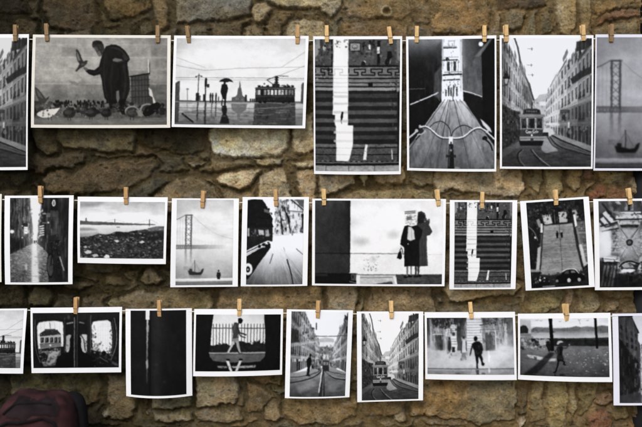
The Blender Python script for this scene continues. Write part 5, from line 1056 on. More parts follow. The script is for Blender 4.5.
def attr_mat(name, rough, spec):
    m, nt, b = new_mat(name)
    a = nt.nodes.new('ShaderNodeAttribute'); a.attribute_name = 'Col'
    nt.links.new(a.outputs['Color'], b.inputs['Base Color'])
    b.inputs['Roughness'].default_value = rough; b.inputs['Specular IOR Level'].default_value = spec
    return m, nt, b, a


M_print, _, _, _ = attr_mat('printed_picture', 0.55, 0.06)


def paper_mat(name, rgb):
    m = simple_mat(name, rgb, 0.5, 0.012, 35.0, 0.03, 900.0, spec=0.25)
    b = m.node_tree.nodes['Principled BSDF']
    return m


M_paper = paper_mat('white_paper', (0.83, 0.85, 0.88))
M_paper_warm = paper_mat('white_paper_warm_shade', (0.74, 0.725, 0.67))  # same white paper, dimmer warm light at the left put into its colour
M_paper_cool = paper_mat('white_paper_cool_shade', (0.70, 0.72, 0.82))  # same white paper, dimmer bluish light at the right put into its colour

# the wall: colour from the stones, finer mottling and grain from noise
M_wall, nt, b, a = attr_mat('rough_stone', 0.93, 0.12)
tc = nt.nodes.new('ShaderNodeTexCoord')
n1 = nt.nodes.new('ShaderNodeTexNoise'); n1.inputs['Scale'].default_value = 55; n1.inputs['Detail'].default_value = 8; n1.inputs['Roughness'].default_value = .65
n2 = nt.nodes.new('ShaderNodeTexNoise'); n2.inputs['Scale'].default_value = 260; n2.inputs['Detail'].default_value = 6; n2.inputs['Roughness'].default_value = .7
n3 = nt.nodes.new('ShaderNodeTexNoise'); n3.inputs['Scale'].default_value = 16; n3.inputs['Detail'].default_value = 5
for n in (n1, n2, n3): nt.links.new(tc.outputs['Object'], n.inputs['Vector'])
r1 = nt.nodes.new('ShaderNodeMapRange'); r1.inputs['From Min'].default_value = .3; r1.inputs['From Max'].default_value = .7; r1.inputs['To Min'].default_value = .6; r1.inputs['To Max'].default_value = 1.36
nt.links.new(n1.outputs['Fac'], r1.inputs['Value'])
r2 = nt.nodes.new('ShaderNodeMapRange'); r2.inputs['From Min'].default_value = .3; r2.inputs['From Max'].default_value = .7; r2.inputs['To Min'].default_value = .62; r2.inputs['To Max'].default_value = 1.36
nt.links.new(n2.outputs['Fac'], r2.inputs['Value'])
mm = nt.nodes.new('ShaderNodeMath'); mm.operation = 'MULTIPLY'; nt.links.new(r1.outputs[0], mm.inputs[0]); nt.links.new(r2.outputs[0], mm.inputs[1])
sc = nt.nodes.new('ShaderNodeVectorMath'); sc.operation = 'SCALE'; nt.links.new(a.outputs['Color'], sc.inputs[0]); nt.links.new(mm.outputs[0], sc.inputs['Scale'])
rr = nt.nodes.new('ShaderNodeValToRGB'); rr.color_ramp.elements[0].position = .35; rr.color_ramp.elements[1].position = .68
rr.color_ramp.elements[0].color = (1.05, 1.0, .88, 1); rr.color_ramp.elements[1].color = (.97, 1.0, 1.06, 1)
nt.links.new(n3.outputs['Fac'], rr.inputs['Fac'])
ml = nt.nodes.new('ShaderNodeVectorMath'); ml.operation = 'MULTIPLY'; nt.links.new(sc.outputs[0], ml.inputs[0]); nt.links.new(rr.outputs['Color'], ml.inputs[1])
nt.links.new(ml.outputs[0], b.inputs['Base Color'])
add = nt.nodes.new('ShaderNodeMath'); add.operation = 'MULTIPLY_ADD'; add.inputs[1].default_value = 1.1
nt.links.new(n2.outputs['Fac'], add.inputs[0]); nt.links.new(n1.outputs['Fac'], add.inputs[2])
bp = nt.nodes.new('ShaderNodeBump'); bp.inputs['Strength'].default_value = .85; bp.inputs['Distance'].default_value = .0055
nt.links.new(add.outputs[0], bp.inputs['Height']); nt.links.new(bp.outputs['Normal'], b.inputs['Normal'])

M_wood = [simple_mat('pale_wood', srgb(216, 181, 126), .6, .2, 90, .15, 500, (6, 6, 1)),
          simple_mat('tan_wood', srgb(188, 150, 102), .62, .22, 90, .15, 500, (6, 6, 1)),
          simple_mat('dull_brown_wood', srgb(142, 116, 82), .68, .24, 90, .15, 500, (6, 6, 1))]  # dullest tone, mostly for the left-hand pins of the top string
M_spring = simple_mat('spring_steel', (.22, .2, .18), .4, .15, 200, spec=.5, metal=.8)
M_string = simple_mat('cotton_string', (.78, .76, .68), .85, .12, 900, .3, 2500)

# ------------------------------------------------------------------ the rubble wall
WY = 0.031          # where the faces of the stones lie, behind the prints
T_, G_, B_, L_, O_, R_, Y_, D_ = (146, 125, 95), (106, 97, 72), (112, 90, 58), (80, 71, 46), (132, 103, 58), (116, 62, 44), (158, 143, 106), (62, 54, 36)
ST = []   # outline, colour, height, width of the rounded edge


def stone(c, h, e, *pts): ST.append((pts, c, h, e))


# top strip
stone(D_, 7, 7, (-30, -8), (8, -6), (24, 2), (27, 13), (12, 16), (-30, 14))
stone((92, 78, 48), 8, 6, (14, 20), (27, 18), (38, 23), (38, 40), (14, 42))
stone(D_, 7, 6, (-20, 22), (10, 22), (12, 44), (-20, 46))
stone((98, 80, 50), 9, 7, (42, -14), (72, -12), (96, -4), (99, 22), (90, 32), (72, 30), (50, 26), (40, 10))
stone((114, 98, 66), 8, 5, (62, 31), (90, 28), (96, 36), (94, 50), (62, 50))
stone((116, 92, 50), 10, 6, (103, -12), (152, -12), (152, 8), (140, 14), (122, 20), (110, 18), (104, 6))
stone((120, 100, 62), 11, 5, (152, -14), (164, -14), (168, 8), (168, 26), (160, 31), (156, 22), (151, 6))
stone((86, 74, 46), 6, 5, (106, 30), (130, 27), (132, 44), (106, 46)); stone((88, 78, 52), 6, 4, (138, 25), (152, 22), (155, 34), (140, 38))
stone((110, 101, 78), 13, 5, (173, -18), (252, -18), (250, 16), (232, 19), (210, 22), (184, 24), (174, 24))
stone((98, 84, 56), 8, 4, (180, 27), (208, 26), (208, 45), (178, 45))
stone((138, 118, 78), 12, 5, (252, 3), (266, 1), (273, 8), (269, 19), (261, 25), (253, 22), (250, 12))
stone((114, 100, 72), 10, 4, (244, 27), (254, 25), (263, 31), (264, 46), (244, 46))
stone((156, 140, 100), 14, 5, (264, -16), (318, -16), (345, -10), (340, 4), (320, 11), (304, 8), (292, 9), (278, 7), (268, 2))
stone((142, 124, 84), 12, 5, (286, 26), (292, 20), (306, 18), (324, 20), (326, 44), (286, 46))
stone((138, 125, 92), 11, 4, (320, -10), (334, -14), (342, -2), (339, 12), (331, 18), (322, 14))
stone((118, 96, 58), 10, 6, (344, -14), (410, -14), (412, 14), (402, 20), (380, 18), (362, 21), (348, 18), (342, 6))
stone((110, 86, 50), 9, 5, (342, 22), (364, 23), (390, 20), (408, 23), (410, 46), (342, 46))
stone((106, 88, 56), 8, 5, (412, -14), (440, -12), (442, 10), (430, 24), (414, 22)); stone((100, 84, 54), 8, 5, (412, 26), (432, 26), (434, 46), (412, 46))
stone((134, 102, 56), 12, 7, (436, -10), (462, -14), (486, -12), (491, 6), (488, 28), (474, 34), (450, 35), (430, 33), (431, 18), (438, 8))
stone((116, 100, 68), 11, 5, (503, 12), (514, 8), (528, 10), (527, 16), (522, 28), (514, 33), (504, 30))
stone((84, 66, 44), 6, 5, (494, -12), (545, -12), (550, 6), (530, 8), (496, 8)); stone((92, 80, 54), 8, 5, (540, 10), (552, 6), (555, 30), (540, 36))
stone((150, 128, 88), 13, 5, (556, -14), (575, -14), (577, 8), (576, 26), (570, 36), (560, 34), (555, 14))
stone((124, 108, 74), 8, 4, (578, -12), (590, -12), (592, 14), (588, 28), (580, 26)); stone((116, 88, 48), 8, 4, (592, -14), (650, -14), (650, 6), (618, 8), (604, 14), (594, 22))
stone((122, 74, 52), 10, 4, (596, 20), (606, 13), (622, 8), (640, 9), (642, 16), (622, 17), (606, 23), (597, 26)); stone((104, 84, 52), 7, 4, (594, 28), (640, 20), (644, 44), (594, 44))
stone((128, 104, 72), 9, 3, (580, 27), (592, 25), (592, 40), (580, 40))
# middle strip
stone((92, 82, 52), 9, 5, (26, 84), (36, 82), (60, 100), (60, 128), (58, 152), (46, 156), (34, 146), (27, 120))
stone((112, 103, 72), 13, 6, (57, 118), (134, 118), (137, 140), (134, 152), (112, 153), (102, 152), (86, 151), (64, 149), (56, 140))
stone((104, 86, 56), 12, 7, (40, 181), (48, 172), (60, 168), (70, 173), (80, 168), (98, 160), (128, 159), (155, 157), (160, 164), (150, 176), (134, 188), (110, 193), (74, 196), (50, 193), (43, 190))
stone((82, 74, 46), 7, 5, (-20, 168), (20, 170), (31, 173), (28, 184), (-20, 188)); stone((96, 84, 58), 7, 3, (16, 193), (32, 190), (36, 200), (14, 204))
stone(D_, 5, 6, (140, 118), (205, 118), (204, 150), (186, 155), (158, 150), (140, 142))
stone((130, 112, 84), 8, 2.5, (185, 160.5), (208, 161.5), (200, 164.5), (192, 168.5), (188, 166))
stone((118, 100, 66), 11, 6, (152, 199), (164, 188), (176, 178), (188, 175), (200, 180), (214, 188), (222, 202), (214, 214), (150, 214))
stone((160, 145, 114), 18, 7, (207, 132), (212, 124), (250, 120), (284, 122), (291, 132), (288, 150), (276, 156), (252, 157), (230, 157), (212, 154))
stone((132, 116, 86), 10, 3, (252, 158), (284, 157), (280, 164), (262, 165.5)); stone((140, 124, 90), 12, 5, (291, 118), (314, 112), (318, 150), (306, 155), (292, 152))
stone((158, 132, 94), 17, 4, (214, 178), (234, 172), (258, 167), (262, 168), (255, 178), (248, 188), (240, 191), (226, 188), (218, 183))
stone((128, 110, 76), 12, 4, (259, 175), (270, 170), (282, 166), (286, 172), (293, 197), (296, 210), (258, 212), (258, 190))
stone((140, 122, 86), 11, 3, (289, 162), (312, 159), (330, 161), (326, 167), (306, 168), (296, 168)); stone((124, 102, 66), 11, 4, (296, 170), (312, 169), (316, 176), (319, 212), (303, 214), (298, 190))
stone((136, 116, 80), 14, 5, (318, 174), (355, 170), (357, 183), (346, 190), (334, 195), (319, 199)); stone((162, 146, 106), 14, 2.5, (357, 164), (368, 164), (368, 176), (364.5, 187.5), (360, 181))
stone((142, 122, 86), 15, 5, (372, 166), (406, 166), (407, 178), (402, 185), (390, 186), (380, 185), (373, 180)); stone((122, 106, 74), 9, 4, (410, 166), (434, 166), (434, 184), (420, 187), (411, 182))
stone((118, 100, 62), 10, 4, (340, 197), (360, 190), (390, 189), (410, 188), (434, 190), (440, 212), (340, 214))
stone((142, 121, 88), 16, 5, (434, 160), (520, 158), (523, 172), (528, 189), (520, 197), (500, 198), (482, 196), (470, 192), (452, 191), (438, 196), (432, 180))
stone((114, 96, 62), 9, 4, (430, 200), (470, 197), (530, 200), (534, 214), (430, 216))
stone((124, 108, 72), 9, 4, (532, 160), (543, 158), (545, 180), (538, 196), (531, 188)); stone((128, 114, 74), 10, 4, (546, 158), (562, 158), (564, 190), (550, 204), (544, 190)); stone((146, 122, 80), 11, 3.5, (565, 158), (580, 158), (583, 170), (581, 187), (574, 192), (566, 184))
stone((126, 70, 50), 9, 3, (583, 166), (596, 168), (595, 178), (584, 178)); stone((132, 114, 70), 9, 4, (597, 168), (628, 172), (626, 182), (604, 186), (598, 182)); stone((116, 52, 36), 12, 3, (588, 192), (596, 186), (606, 184), (607, 198), (588, 202)); stone((104, 56, 40), 11, 3, (609, 184), (626, 188), (632, 196), (630, 206), (609, 200))
stone((108, 70, 48), 7, 3, (600, 158), (640, 158), (640, 172), (602, 172))
# lower strip
stone((98, 84, 54), 8, 5, (82, 256), (104, 258), (122, 262), (124, 270), (108, 274), (84, 274)); stone((116, 98, 66), 10, 4, (139, 281), (144, 272), (150, 267), (158, 273), (166, 279), (160, 284), (146, 285)); stone((92, 80, 52), 8, 4, (104, 276), (120, 276), (128, 282), (116, 286), (104, 286))
stone((100, 86, 56), 8, 5, (126, 258), (170, 256), (172, 266), (150, 266), (130, 268))
stone((102, 92, 60), 9, 5, (27, 292), (36, 286), (50, 288), (55, 298), (50, 306), (28, 306)); stone((78, 68, 42), 6, 5, (-10, 286), (24, 284), (24, 306), (-10, 308)); stone((112, 98, 66), 10, 4, (60, 283), (84, 281), (96, 285), (80, 291), (66, 290))
stone((124, 107, 72), 13, 6, (104, 302), (112, 297), (126, 293), (140, 289), (150, 292), (168, 288), (196, 288), (210, 292), (214, 308), (190, 316), (120, 316))
stone((120, 98, 62), 13, 8, (218, 288), (238, 282), (262, 284), (300, 282), (322, 286), (324, 312), (300, 320), (250, 320), (214, 314))
stone((134, 114, 80), 11, 5, (325, 282), (357, 282), (359, 300), (354, 318), (325, 318)); stone((122, 98, 62), 11, 6, (368, 284), (432, 282), (436, 316), (400, 320), (366, 318))
stone((148, 124, 82), 18, 4.5, (443, 289), (449, 280), (476, 278), (506, 278), (520, 284), (522, 290), (512, 297), (498, 296), (480, 300), (462, 303), (447, 302))
stone((100, 84, 56), 8, 5, (440, 306), (520, 302), (526, 316), (500, 322), (440, 320))
stone((128, 116, 70), 11, 5, (528, 286), (545, 282), (566, 284), (564, 310), (530, 316)); stone((150, 118, 86), 12, 3.5, (565, 284), (574, 282), (576, 292), (573, 306), (566, 312)); stone((128, 104, 60), 11, 4, (577, 284), (598, 292), (603, 306), (590, 316), (578, 312)); stone((120, 104, 84), 10, 4, (606, 304), (614, 299), (620, 302), (618, 312), (606, 314)); stone((112, 88, 50), 8, 4, (600, 284), (634, 284), (636, 300), (612, 298), (602, 294))
# bottom strip
stone((108, 95, 60), 12, 7, (8, 372), (22, 366), (62, 366), (100, 368), (104, 386), (98, 402), (84, 408), (60, 412), (20, 410), (8, 396)); stone((70, 60, 38), 6, 4, (-20, 372), (6, 374), (6, 400), (-20, 410))
stone((118, 102, 70), 13, 6, (108, 374), (126, 372), (136, 386), (138, 400), (132, 416), (124, 422), (110, 420), (106, 400)); stone((160, 150, 112), 10, 2.5, (100, 412), (108, 408), (112, 416), (102, 419)); stone((96, 84, 56), 9, 3, (137, 398), (141, 396), (140, 402), (143, 406)); stone((150, 138, 104), 8, 1.5, (145, 411), (148, 412), (148, 416), (145.4, 416))
stone((140, 122, 86), 15, 5, (148, 390), (168, 394), (191, 390), (192, 407), (172, 410), (152, 409)); stone((132, 114, 80), 14, 4, (151, 412), (192, 411), (193, 421), (172, 423), (153, 422)); stone((140, 122, 88), 15, 5, (194, 372), (236, 372), (240, 388), (236, 404), (214, 408), (195, 408)); stone((124, 106, 72), 13, 4, (194, 411), (240, 408), (244, 420), (228, 424), (196, 422))
stone((116, 90, 52), 8, 5, (246, 380), (266, 388), (276, 398), (262, 412), (246, 414)); stone((130, 104, 62), 10, 5, (246, 372), (284, 370), (280, 386), (262, 386)); stone((128, 106, 68), 12, 4, (262, 412), (270, 404), (280, 402), (284, 418), (274, 424), (262, 422))
stone((132, 104, 58), 14, 8, (284, 396), (300, 388), (340, 386), (360, 396), (358, 416), (336, 426), (300, 426), (284, 416)); stone((126, 98, 54), 14, 9, (360, 388), (404, 388), (407, 400), (404, 414), (386, 420), (362, 418)); stone((122, 106, 76), 10, 4, (392, 404), (406, 406), (408, 422), (394, 422))
stone((134, 104, 56), 16, 5, (409, 374), (470, 372), (472, 400), (466, 420), (440, 420), (412, 417)); stone((122, 108, 74), 16, 4.5, (466, 372), (517, 370), (518, 400), (517, 420), (502, 422), (480, 426), (464, 421), (468, 400))
stone((176, 160, 138), 11, 2.5, (518, 423), (522, 418), (527, 418), (526, 424), (520, 428)); stone((120, 100, 60), 9, 4, (531, 380), (545, 378), (546, 420), (530, 424))
stone((140, 122, 70), 12, 5, (547, 376), (566, 376), (570, 400), (566, 428), (548, 430)); stone((148, 134, 96), 11, 3, (568, 376), (577, 376), (578, 404), (574, 420), (569, 414)); stone((136, 116, 66), 11, 5, (579, 376), (600, 376), (598, 396), (590, 410), (580, 416)); stone((140, 104, 80), 11, 3, (594, 396), (612, 392), (616, 402), (604, 408), (596, 404)); stone((124, 66, 42), 12, 3, (586, 414), (604, 408), (614, 418), (612, 434), (588, 436)); stone((110, 92, 60), 9, 4, (606, 408), (628, 404), (632, 416), (616, 420)); stone((112, 78, 46), 8, 4, (614, 422), (634, 420), (636, 438), (616, 440))

# the rest of the wall, in rough courses (behind the prints and beyond the frame)
rg = np.random.default_rng(12)
FILL = []
y = -560.0
while y < 640:
    hh = rg.uniform(34, 54); x = -640 + rg.uniform(-30, 0)
    while x < 1290:
        w = rg.uniform(44, 120)
        n = 10; P = []
        for k in range(n):
            t = 2 * math.pi * k / n + rg.uniform(-.2, .2)
            ct, st_ = math.cos(t), math.sin(t)
            P.append((x + w / 2 + math.copysign(abs(ct) ** .5, ct) * (w / 2 - .5) * rg.uniform(.88, 1.05), y + hh / 2 + math.copysign(abs(st_) ** .5, st_) * (hh / 2 - .5) * rg.uniform(.88, 1.06) + rg.uniform(-2, 2)))
        base = np.array([(112, 96, 64), (124, 104, 70), (100, 84, 54), (132, 110, 72), (106, 98, 72)][rg.integers(5)], float)
        f = np.interp(x, [-100, 40, 220, 700], [.62, .72, 1, 1.02])  # filler stones dimmed leftwards, shade put into their colour
        FILL.append((P, tuple(base * f), rg.uniform(7, 13), rg.uniform(4, 7)))
        x += w
    y += hh

xs = np.concatenate([np.arange(-660, -60, 6.0), np.arange(-60, 702, 0.9), np.arange(702, 1300, 6.0)])
ys = np.concatenate([np.arange(-560, -50, 6.0), np.arange(-50, 478, 0.9), np.arange(478, 632, 4.0)])
GX, GY = np.meshgrid(xs, ys)
wx = GX + pnoise(GX / 15, GY / 15, 3, seed=1) * 2.8 + pnoise(GX / 3.2, GY / 3.2, 2, seed=2) * 1.5
wy = GY + pnoise(GX / 15, GY / 15, 3, seed=3) * 2.8 + pnoise(GX / 3.2, GY / 3.2, 2, seed=4) * 1.5
DE = np.full(GX.shape, -40.0)


def sdist(pts, X, Y):
    """signed distance to an outline, positive inside"""
    d2 = np.full(X.shape, 1e9); ins = np.zeros(X.shape, bool)
    n = len(pts)
    for k in range(n):
        xa, ya = pts[k]; xb, yb = pts[(k + 1) % n]
        dx, dy = xb - xa, yb - ya
        t = np.clip(((X - xa) * dx + (Y - ya) * dy) / (dx * dx + dy * dy + 1e-9), 0, 1)
        d2 = np.minimum(d2, (X - xa - t * dx) ** 2 + (Y - ya - t * dy) ** 2)
        if ya != yb:
            ins ^= (Y > min(ya, yb)) & (Y <= max(ya, yb)) & (X < xa + (Y - ya) * (xb - xa) / (yb - ya))
    d = np.sqrt(d2)
    return np.where(ins, d, -d)


def box(pts, pad):
    px = [p[0] for p in pts]; py = [p[1] for p in pts]
    return (np.searchsorted(ys, min(py) - pad), np.searchsorted(ys, max(py) + pad), np.searchsorted(xs, min(px) - pad), np.searchsorted(xs, max(px) + pad))


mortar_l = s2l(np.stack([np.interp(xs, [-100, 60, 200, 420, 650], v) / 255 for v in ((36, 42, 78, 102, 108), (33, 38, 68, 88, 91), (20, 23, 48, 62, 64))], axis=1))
Hh = -2.5 + pnoise(GX / 9, GY / 9, 4, seed=8) * 4 + pnoise(GX / 34, GY / 34, 2, seed=9) * 5
COL = np.repeat(mortar_l[None, :, :], len(ys), axis=0) * (1 + .5 * pnoise(GX / 7, GY / 7, 3, seed=10))[..., None]


def R0_(pts): return .5 * math.sqrt((max(p[0] for p in pts) - min(p[0] for p in pts)) * (max(p[1] for p in pts) - min(p[1] for p in pts)))


def lay(pts, c, h, e, fill, k):
    i0, i1, j0, j1 = box(pts, 10)
    if i1 <= i0 or j1 <= j0: return
    X = wx[i0:i1, j0:j1]; Y = wy[i0:i1, j0:j1]
    d = sdist(pts, X, Y)
    if fill: d = np.minimum(d, -DE[i0:i1, j0:j1] - 2.5)
    else: DE[i0:i1, j0:j1] = np.maximum(DE[i0:i1, j0:j1], d)
    cx = sum(p[0] for p in pts) / len(pts); cy = sum(p[1] for p in pts) / len(pts)
    g_ = np.dot(c, (.3, .59, .11)); c_ = np.array(c) * .66 + g_ * .34
    if cx > 528 and not fill: c_ = c_ * .66 + np.array([118, 104, 72]) * .34; h = h * .7
    if R0_(pts) > 24: h = min(h, 11)
    lin = s2l(np.clip(c_ * 1.03, 0, 255) / 255.0)
    t = np.clip(d / (e * .72), 0, 1)
    rr = np.random.default_rng(100 + k)
    gx, gy = rr.uniform(-.10, .10), rr.uniform(-.02, .12)
    cx = sum(p[0] for p in pts) / len(pts); cy = sum(p[1] for p in pts) / len(pts)
    sd = k * .37
    n1 = pnoise(X / 13, Y / 9, 4, seed=20 + sd); n2 = pnoise(X / 4.2, Y / 3.2, 3, seed=40 + sd)
    ridge = 1 - np.abs(pnoise(X / 18, Y / 11, 3, seed=60 + sd)) * 2.2
    fac = np.zeros(X.shape)
    R0 = max(6.0, .5 * math.sqrt((max(p[0] for p in pts) - min(p[0] for p in pts)) * (max(p[1] for p in pts) - min(p[1] for p in pts))))
    ax_ = max(1.0, (max(p[0] for p in pts) - min(p[0] for p in pts)) / (max(p[1] for p in pts) - min(p[1] for p in pts) + 1e-6)) ** .5
    for _q in range(9):
        th = rr.uniform(0, 6.28); off_ = rr.uniform(.05, .95) * R0; sl = rr.uniform(.08, .42)
        fac = np.minimum(fac, (off_ - ((X - cx) / ax_ * math.cos(th) + (Y - cy) * ax_ * math.sin(th))) * sl)
    fac = np.maximum(fac, -6)
    hs = -5 + (h + 5) * (1 - (1 - t) ** 2.6) + t * (fac + gx * (X - cx) - gy * (Y - cy) + n1 * 2.3 + n2 * 1.7 + ridge * 1.5 - .8)
    cur = Hh[i0:i1, j0:j1]
    m = (d > -.2) & (hs > cur)
    cur[m] = hs[m]
    tint = pnoise(X / 21, Y / 16, 3, seed=80 + sd)[..., None]
    cc = lin * (1 + .36 * n1 + .25 * n2)[..., None] * (1 + tint * np.array([.14, .01, -.20])) * np.interp(cx, [-100, 60, 200, 300], [.60, .72, .98, 1.12] if not fill else [.62, .74, .92, 1]) * np.interp(cy, [330, 400], [1, .84]) * (1 + (0 if fill or cx < 195 else (.42 if cx < 535 else .12)) * np.interp(cy, [110, 135, 185, 205], [0, 1, 1, .2])) * (1 if fill else np.interp(cx, [0, 60, 190], [.74, .84, 1]))  # stones darker leftwards and low down: light falloff put into their colour
    edge = np.clip(d / 3.0, 0, 1)[..., None]
    w_ = (edge * .85 + .15) * m[..., None]
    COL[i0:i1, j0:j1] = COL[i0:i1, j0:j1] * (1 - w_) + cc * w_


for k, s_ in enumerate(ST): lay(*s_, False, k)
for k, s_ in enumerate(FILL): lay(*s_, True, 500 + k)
# pits, cracks and the weathered hole in the brown stone
pit = pnoise(GX / 3.4, GY / 3.0, 2, seed=33)
Hh -= np.clip(pit - .42, 0, 1) * 9
COL *= (1 - .5 * np.clip((pit - .42) * 4, 0, 1))[..., None]
hr = np.hypot(GX - 386.4, (GY - 11.4) * 1.1)
Hh += np.exp(-((hr - 5.2) / 1.3) ** 2) * 3 - np.clip(4.2 - hr, 0, 3) * 4
ring = np.exp(-((hr - 5.2) / 1.2) ** 2)[..., None] * .7
COL[:] = COL * (1 - ring) + s2l(np.array([158, 148, 122]) / 255) * ring
for (ax, ay), (bx, by) in (((80, 370), (72, 410)), ((50, 372), (57, 388)), ((28, 372), (20, 388)), ((95, 378), (88, 400))):   # splits in the big stone above the bag
    t = np.clip(((GX - ax) * (bx - ax) + (GY - ay) * (by - ay)) / ((bx - ax) ** 2 + (by - ay) ** 2), 0, 1)
    dd = np.hypot(wx - ax - t * (bx - ax), GY - ay - t * (by - ay))
    Hh -= np.exp(-(dd / 1.6) ** 2) * 5
Hh += pnoise(GX / 1.9, GY / 1.9, 2, seed=51) * .9 + (.5 - np.abs(pnoise(GX / 5.2, GY / 4.4, 3, seed=52)) * 2.2) * 1.1
lime = np.clip((pnoise(GX / 6, GY / 5, 4, seed=61) - .22) * 3.2, 0, 1)[..., None] * .34
COL[:] = COL * (1 - lime) + COL.mean(axis=2, keepdims=True) * np.array([1.7, 1.62, 1.42]) * lime
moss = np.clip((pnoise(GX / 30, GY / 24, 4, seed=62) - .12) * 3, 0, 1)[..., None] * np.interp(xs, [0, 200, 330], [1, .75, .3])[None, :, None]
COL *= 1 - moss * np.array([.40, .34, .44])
crk = np.abs(pnoise(GX / 24 + GY / 60, GY / 20, 4, seed=64)); crk = np.clip(1 - crk / .035, 0, 1) * np.clip(pnoise(GX / 40, GY / 40, 2, seed=65) * 3 + .4, 0, 1)
Hh -= crk * 2.6
COL *= (1 - .35 * crk)[..., None]
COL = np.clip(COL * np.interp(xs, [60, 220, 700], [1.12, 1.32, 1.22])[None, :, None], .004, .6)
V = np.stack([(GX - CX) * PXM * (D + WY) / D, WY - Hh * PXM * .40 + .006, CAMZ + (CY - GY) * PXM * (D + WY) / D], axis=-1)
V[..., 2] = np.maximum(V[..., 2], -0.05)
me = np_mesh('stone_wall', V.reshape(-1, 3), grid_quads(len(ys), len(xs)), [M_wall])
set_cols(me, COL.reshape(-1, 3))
tag(link('stone_wall', me), 'rough rubble stone wall of brown and grey stones with dark joints behind the prints', 'wall')

# ------------------------------------------------------------------ ground
gm = simple_mat('packed_earth', (.16, .13, .095), .95, .35, 6, .5, 60)
me = bpy.data.meshes.new('ground'); s_ = 80
me.from_pydata([(-s_, -s_, 0), (s_, -s_, 0), (s_, s_, 0), (-s_, s_, 0)], [], [(0, 1, 2, 3)]); me.materials.append(gm)
tag(link('ground', me), kind='structure')
# ------------------------------------------------------------------ tubes
def tube(bm, pts, r, n=8, cap=True, flat=None):
    P = [np.array(p, float) for p in pts]; rings = []
    for k, p in enumerate(P):
        t = P[min(k + 1, len(P) - 1)] - P[max(k - 1, 0)]; t /= np.linalg.norm(t)
        upv = np.array([0, 1.0, 0]) if abs(t[1]) < .9 else np.array([1.0, 0, 0])
        a = np.cross(t, upv); a /= np.linalg.norm(a); b_ = np.cross(t, a)
        ra = r[k] if hasattr(r, '__len__') else r; rb = ra * (flat or 1)
        rings.append([bm.verts.new(p + a * ra * math.cos(2 * math.pi * q / n) + b_ * rb * math.sin(2 * math.pi * q / n)) for q in range(n)])
    for A, B in zip(rings[:-1], rings[1:]):
        for q in range(n): bm.faces.new((A[q], A[(q + 1) % n], B[(q + 1) % n], B[q]))
    if cap: bm.faces.new(rings[0][::-1]); bm.faces.new(rings[-1])


def bm_obj(name, bm, mat, parent=None, smooth=True):
    bmesh.ops.recalc_face_normals(bm, faces=bm.faces)
    me = bpy.data.meshes.new(name); bm.to_mesh(me); bm.free()
    for p in me.polygons: p.use_smooth = smooth
    me.materials.append(mat)
    return link(name, me, parent)


def spline(pts, n=10):
    P = [np.array(p, float) for p in pts]; P = [2 * P[0] - P[1]] + P + [2 * P[-1] - P[-2]]; out = []
    for k in range(1, len(P) - 2):
        p0, p1, p2, p3 = P[k - 1:k + 3]
        for q in range(n):
            t = q / n
            out.append(.5 * (2 * p1 + (p2 - p0) * t + (2 * p0 - 5 * p1 + 4 * p2 - p3) * t * t + (3 * p1 - p0 - 3 * p2 + p3) * t ** 3))
    out.append(P[-2]); return out


# ------------------------------------------------------------------ three strings
LINES = (([(-120, 36), (-60, 38), (2, 39), (31, 39.4), (172.5, 40.6), (311, 40.7), (404, 40.8), (498, 40.2), (594.5, 38.8), (660, 37.6), (760, 35)], 'topmost white string, carrying the large prints'),
         ([(-120, 197.6), (-60, 198.6), (2.6, 199.6), (76, 200.4), (170, 202), (241, 202.5), (311, 202.9), (448, 203.2), (518.6, 203), (591, 201.8), (660, 199.6), (760, 196)], 'middle white string, between the large prints and the bottom row'),
         ([(-120, 307), (-60, 308.6), (28.6, 310.2), (123.6, 310.8), (193, 311.6), (285, 313.2), (355, 313.9), (424, 314.8), (516, 315.2), (611.4, 316), (680, 315.4), (760, 314)], 'lowest white string, carrying the bottom row of prints'))
for pts, lab in LINES:
    bm = bmesh.new(); tube(bm, spline([W(x, y, .0022) for x, y in pts], 12), .00105, 6)
    tag(bm_obj('clothesline', bm, M_string), lab, 'string', 'strings stretched along the wall')

# ------------------------------------------------------------------ the prints
stairs = pic_stairs(); tram = pic_tram_street(); umb = pic_umbrella_tram()
Q = 'black and white prints hanging on the strings'
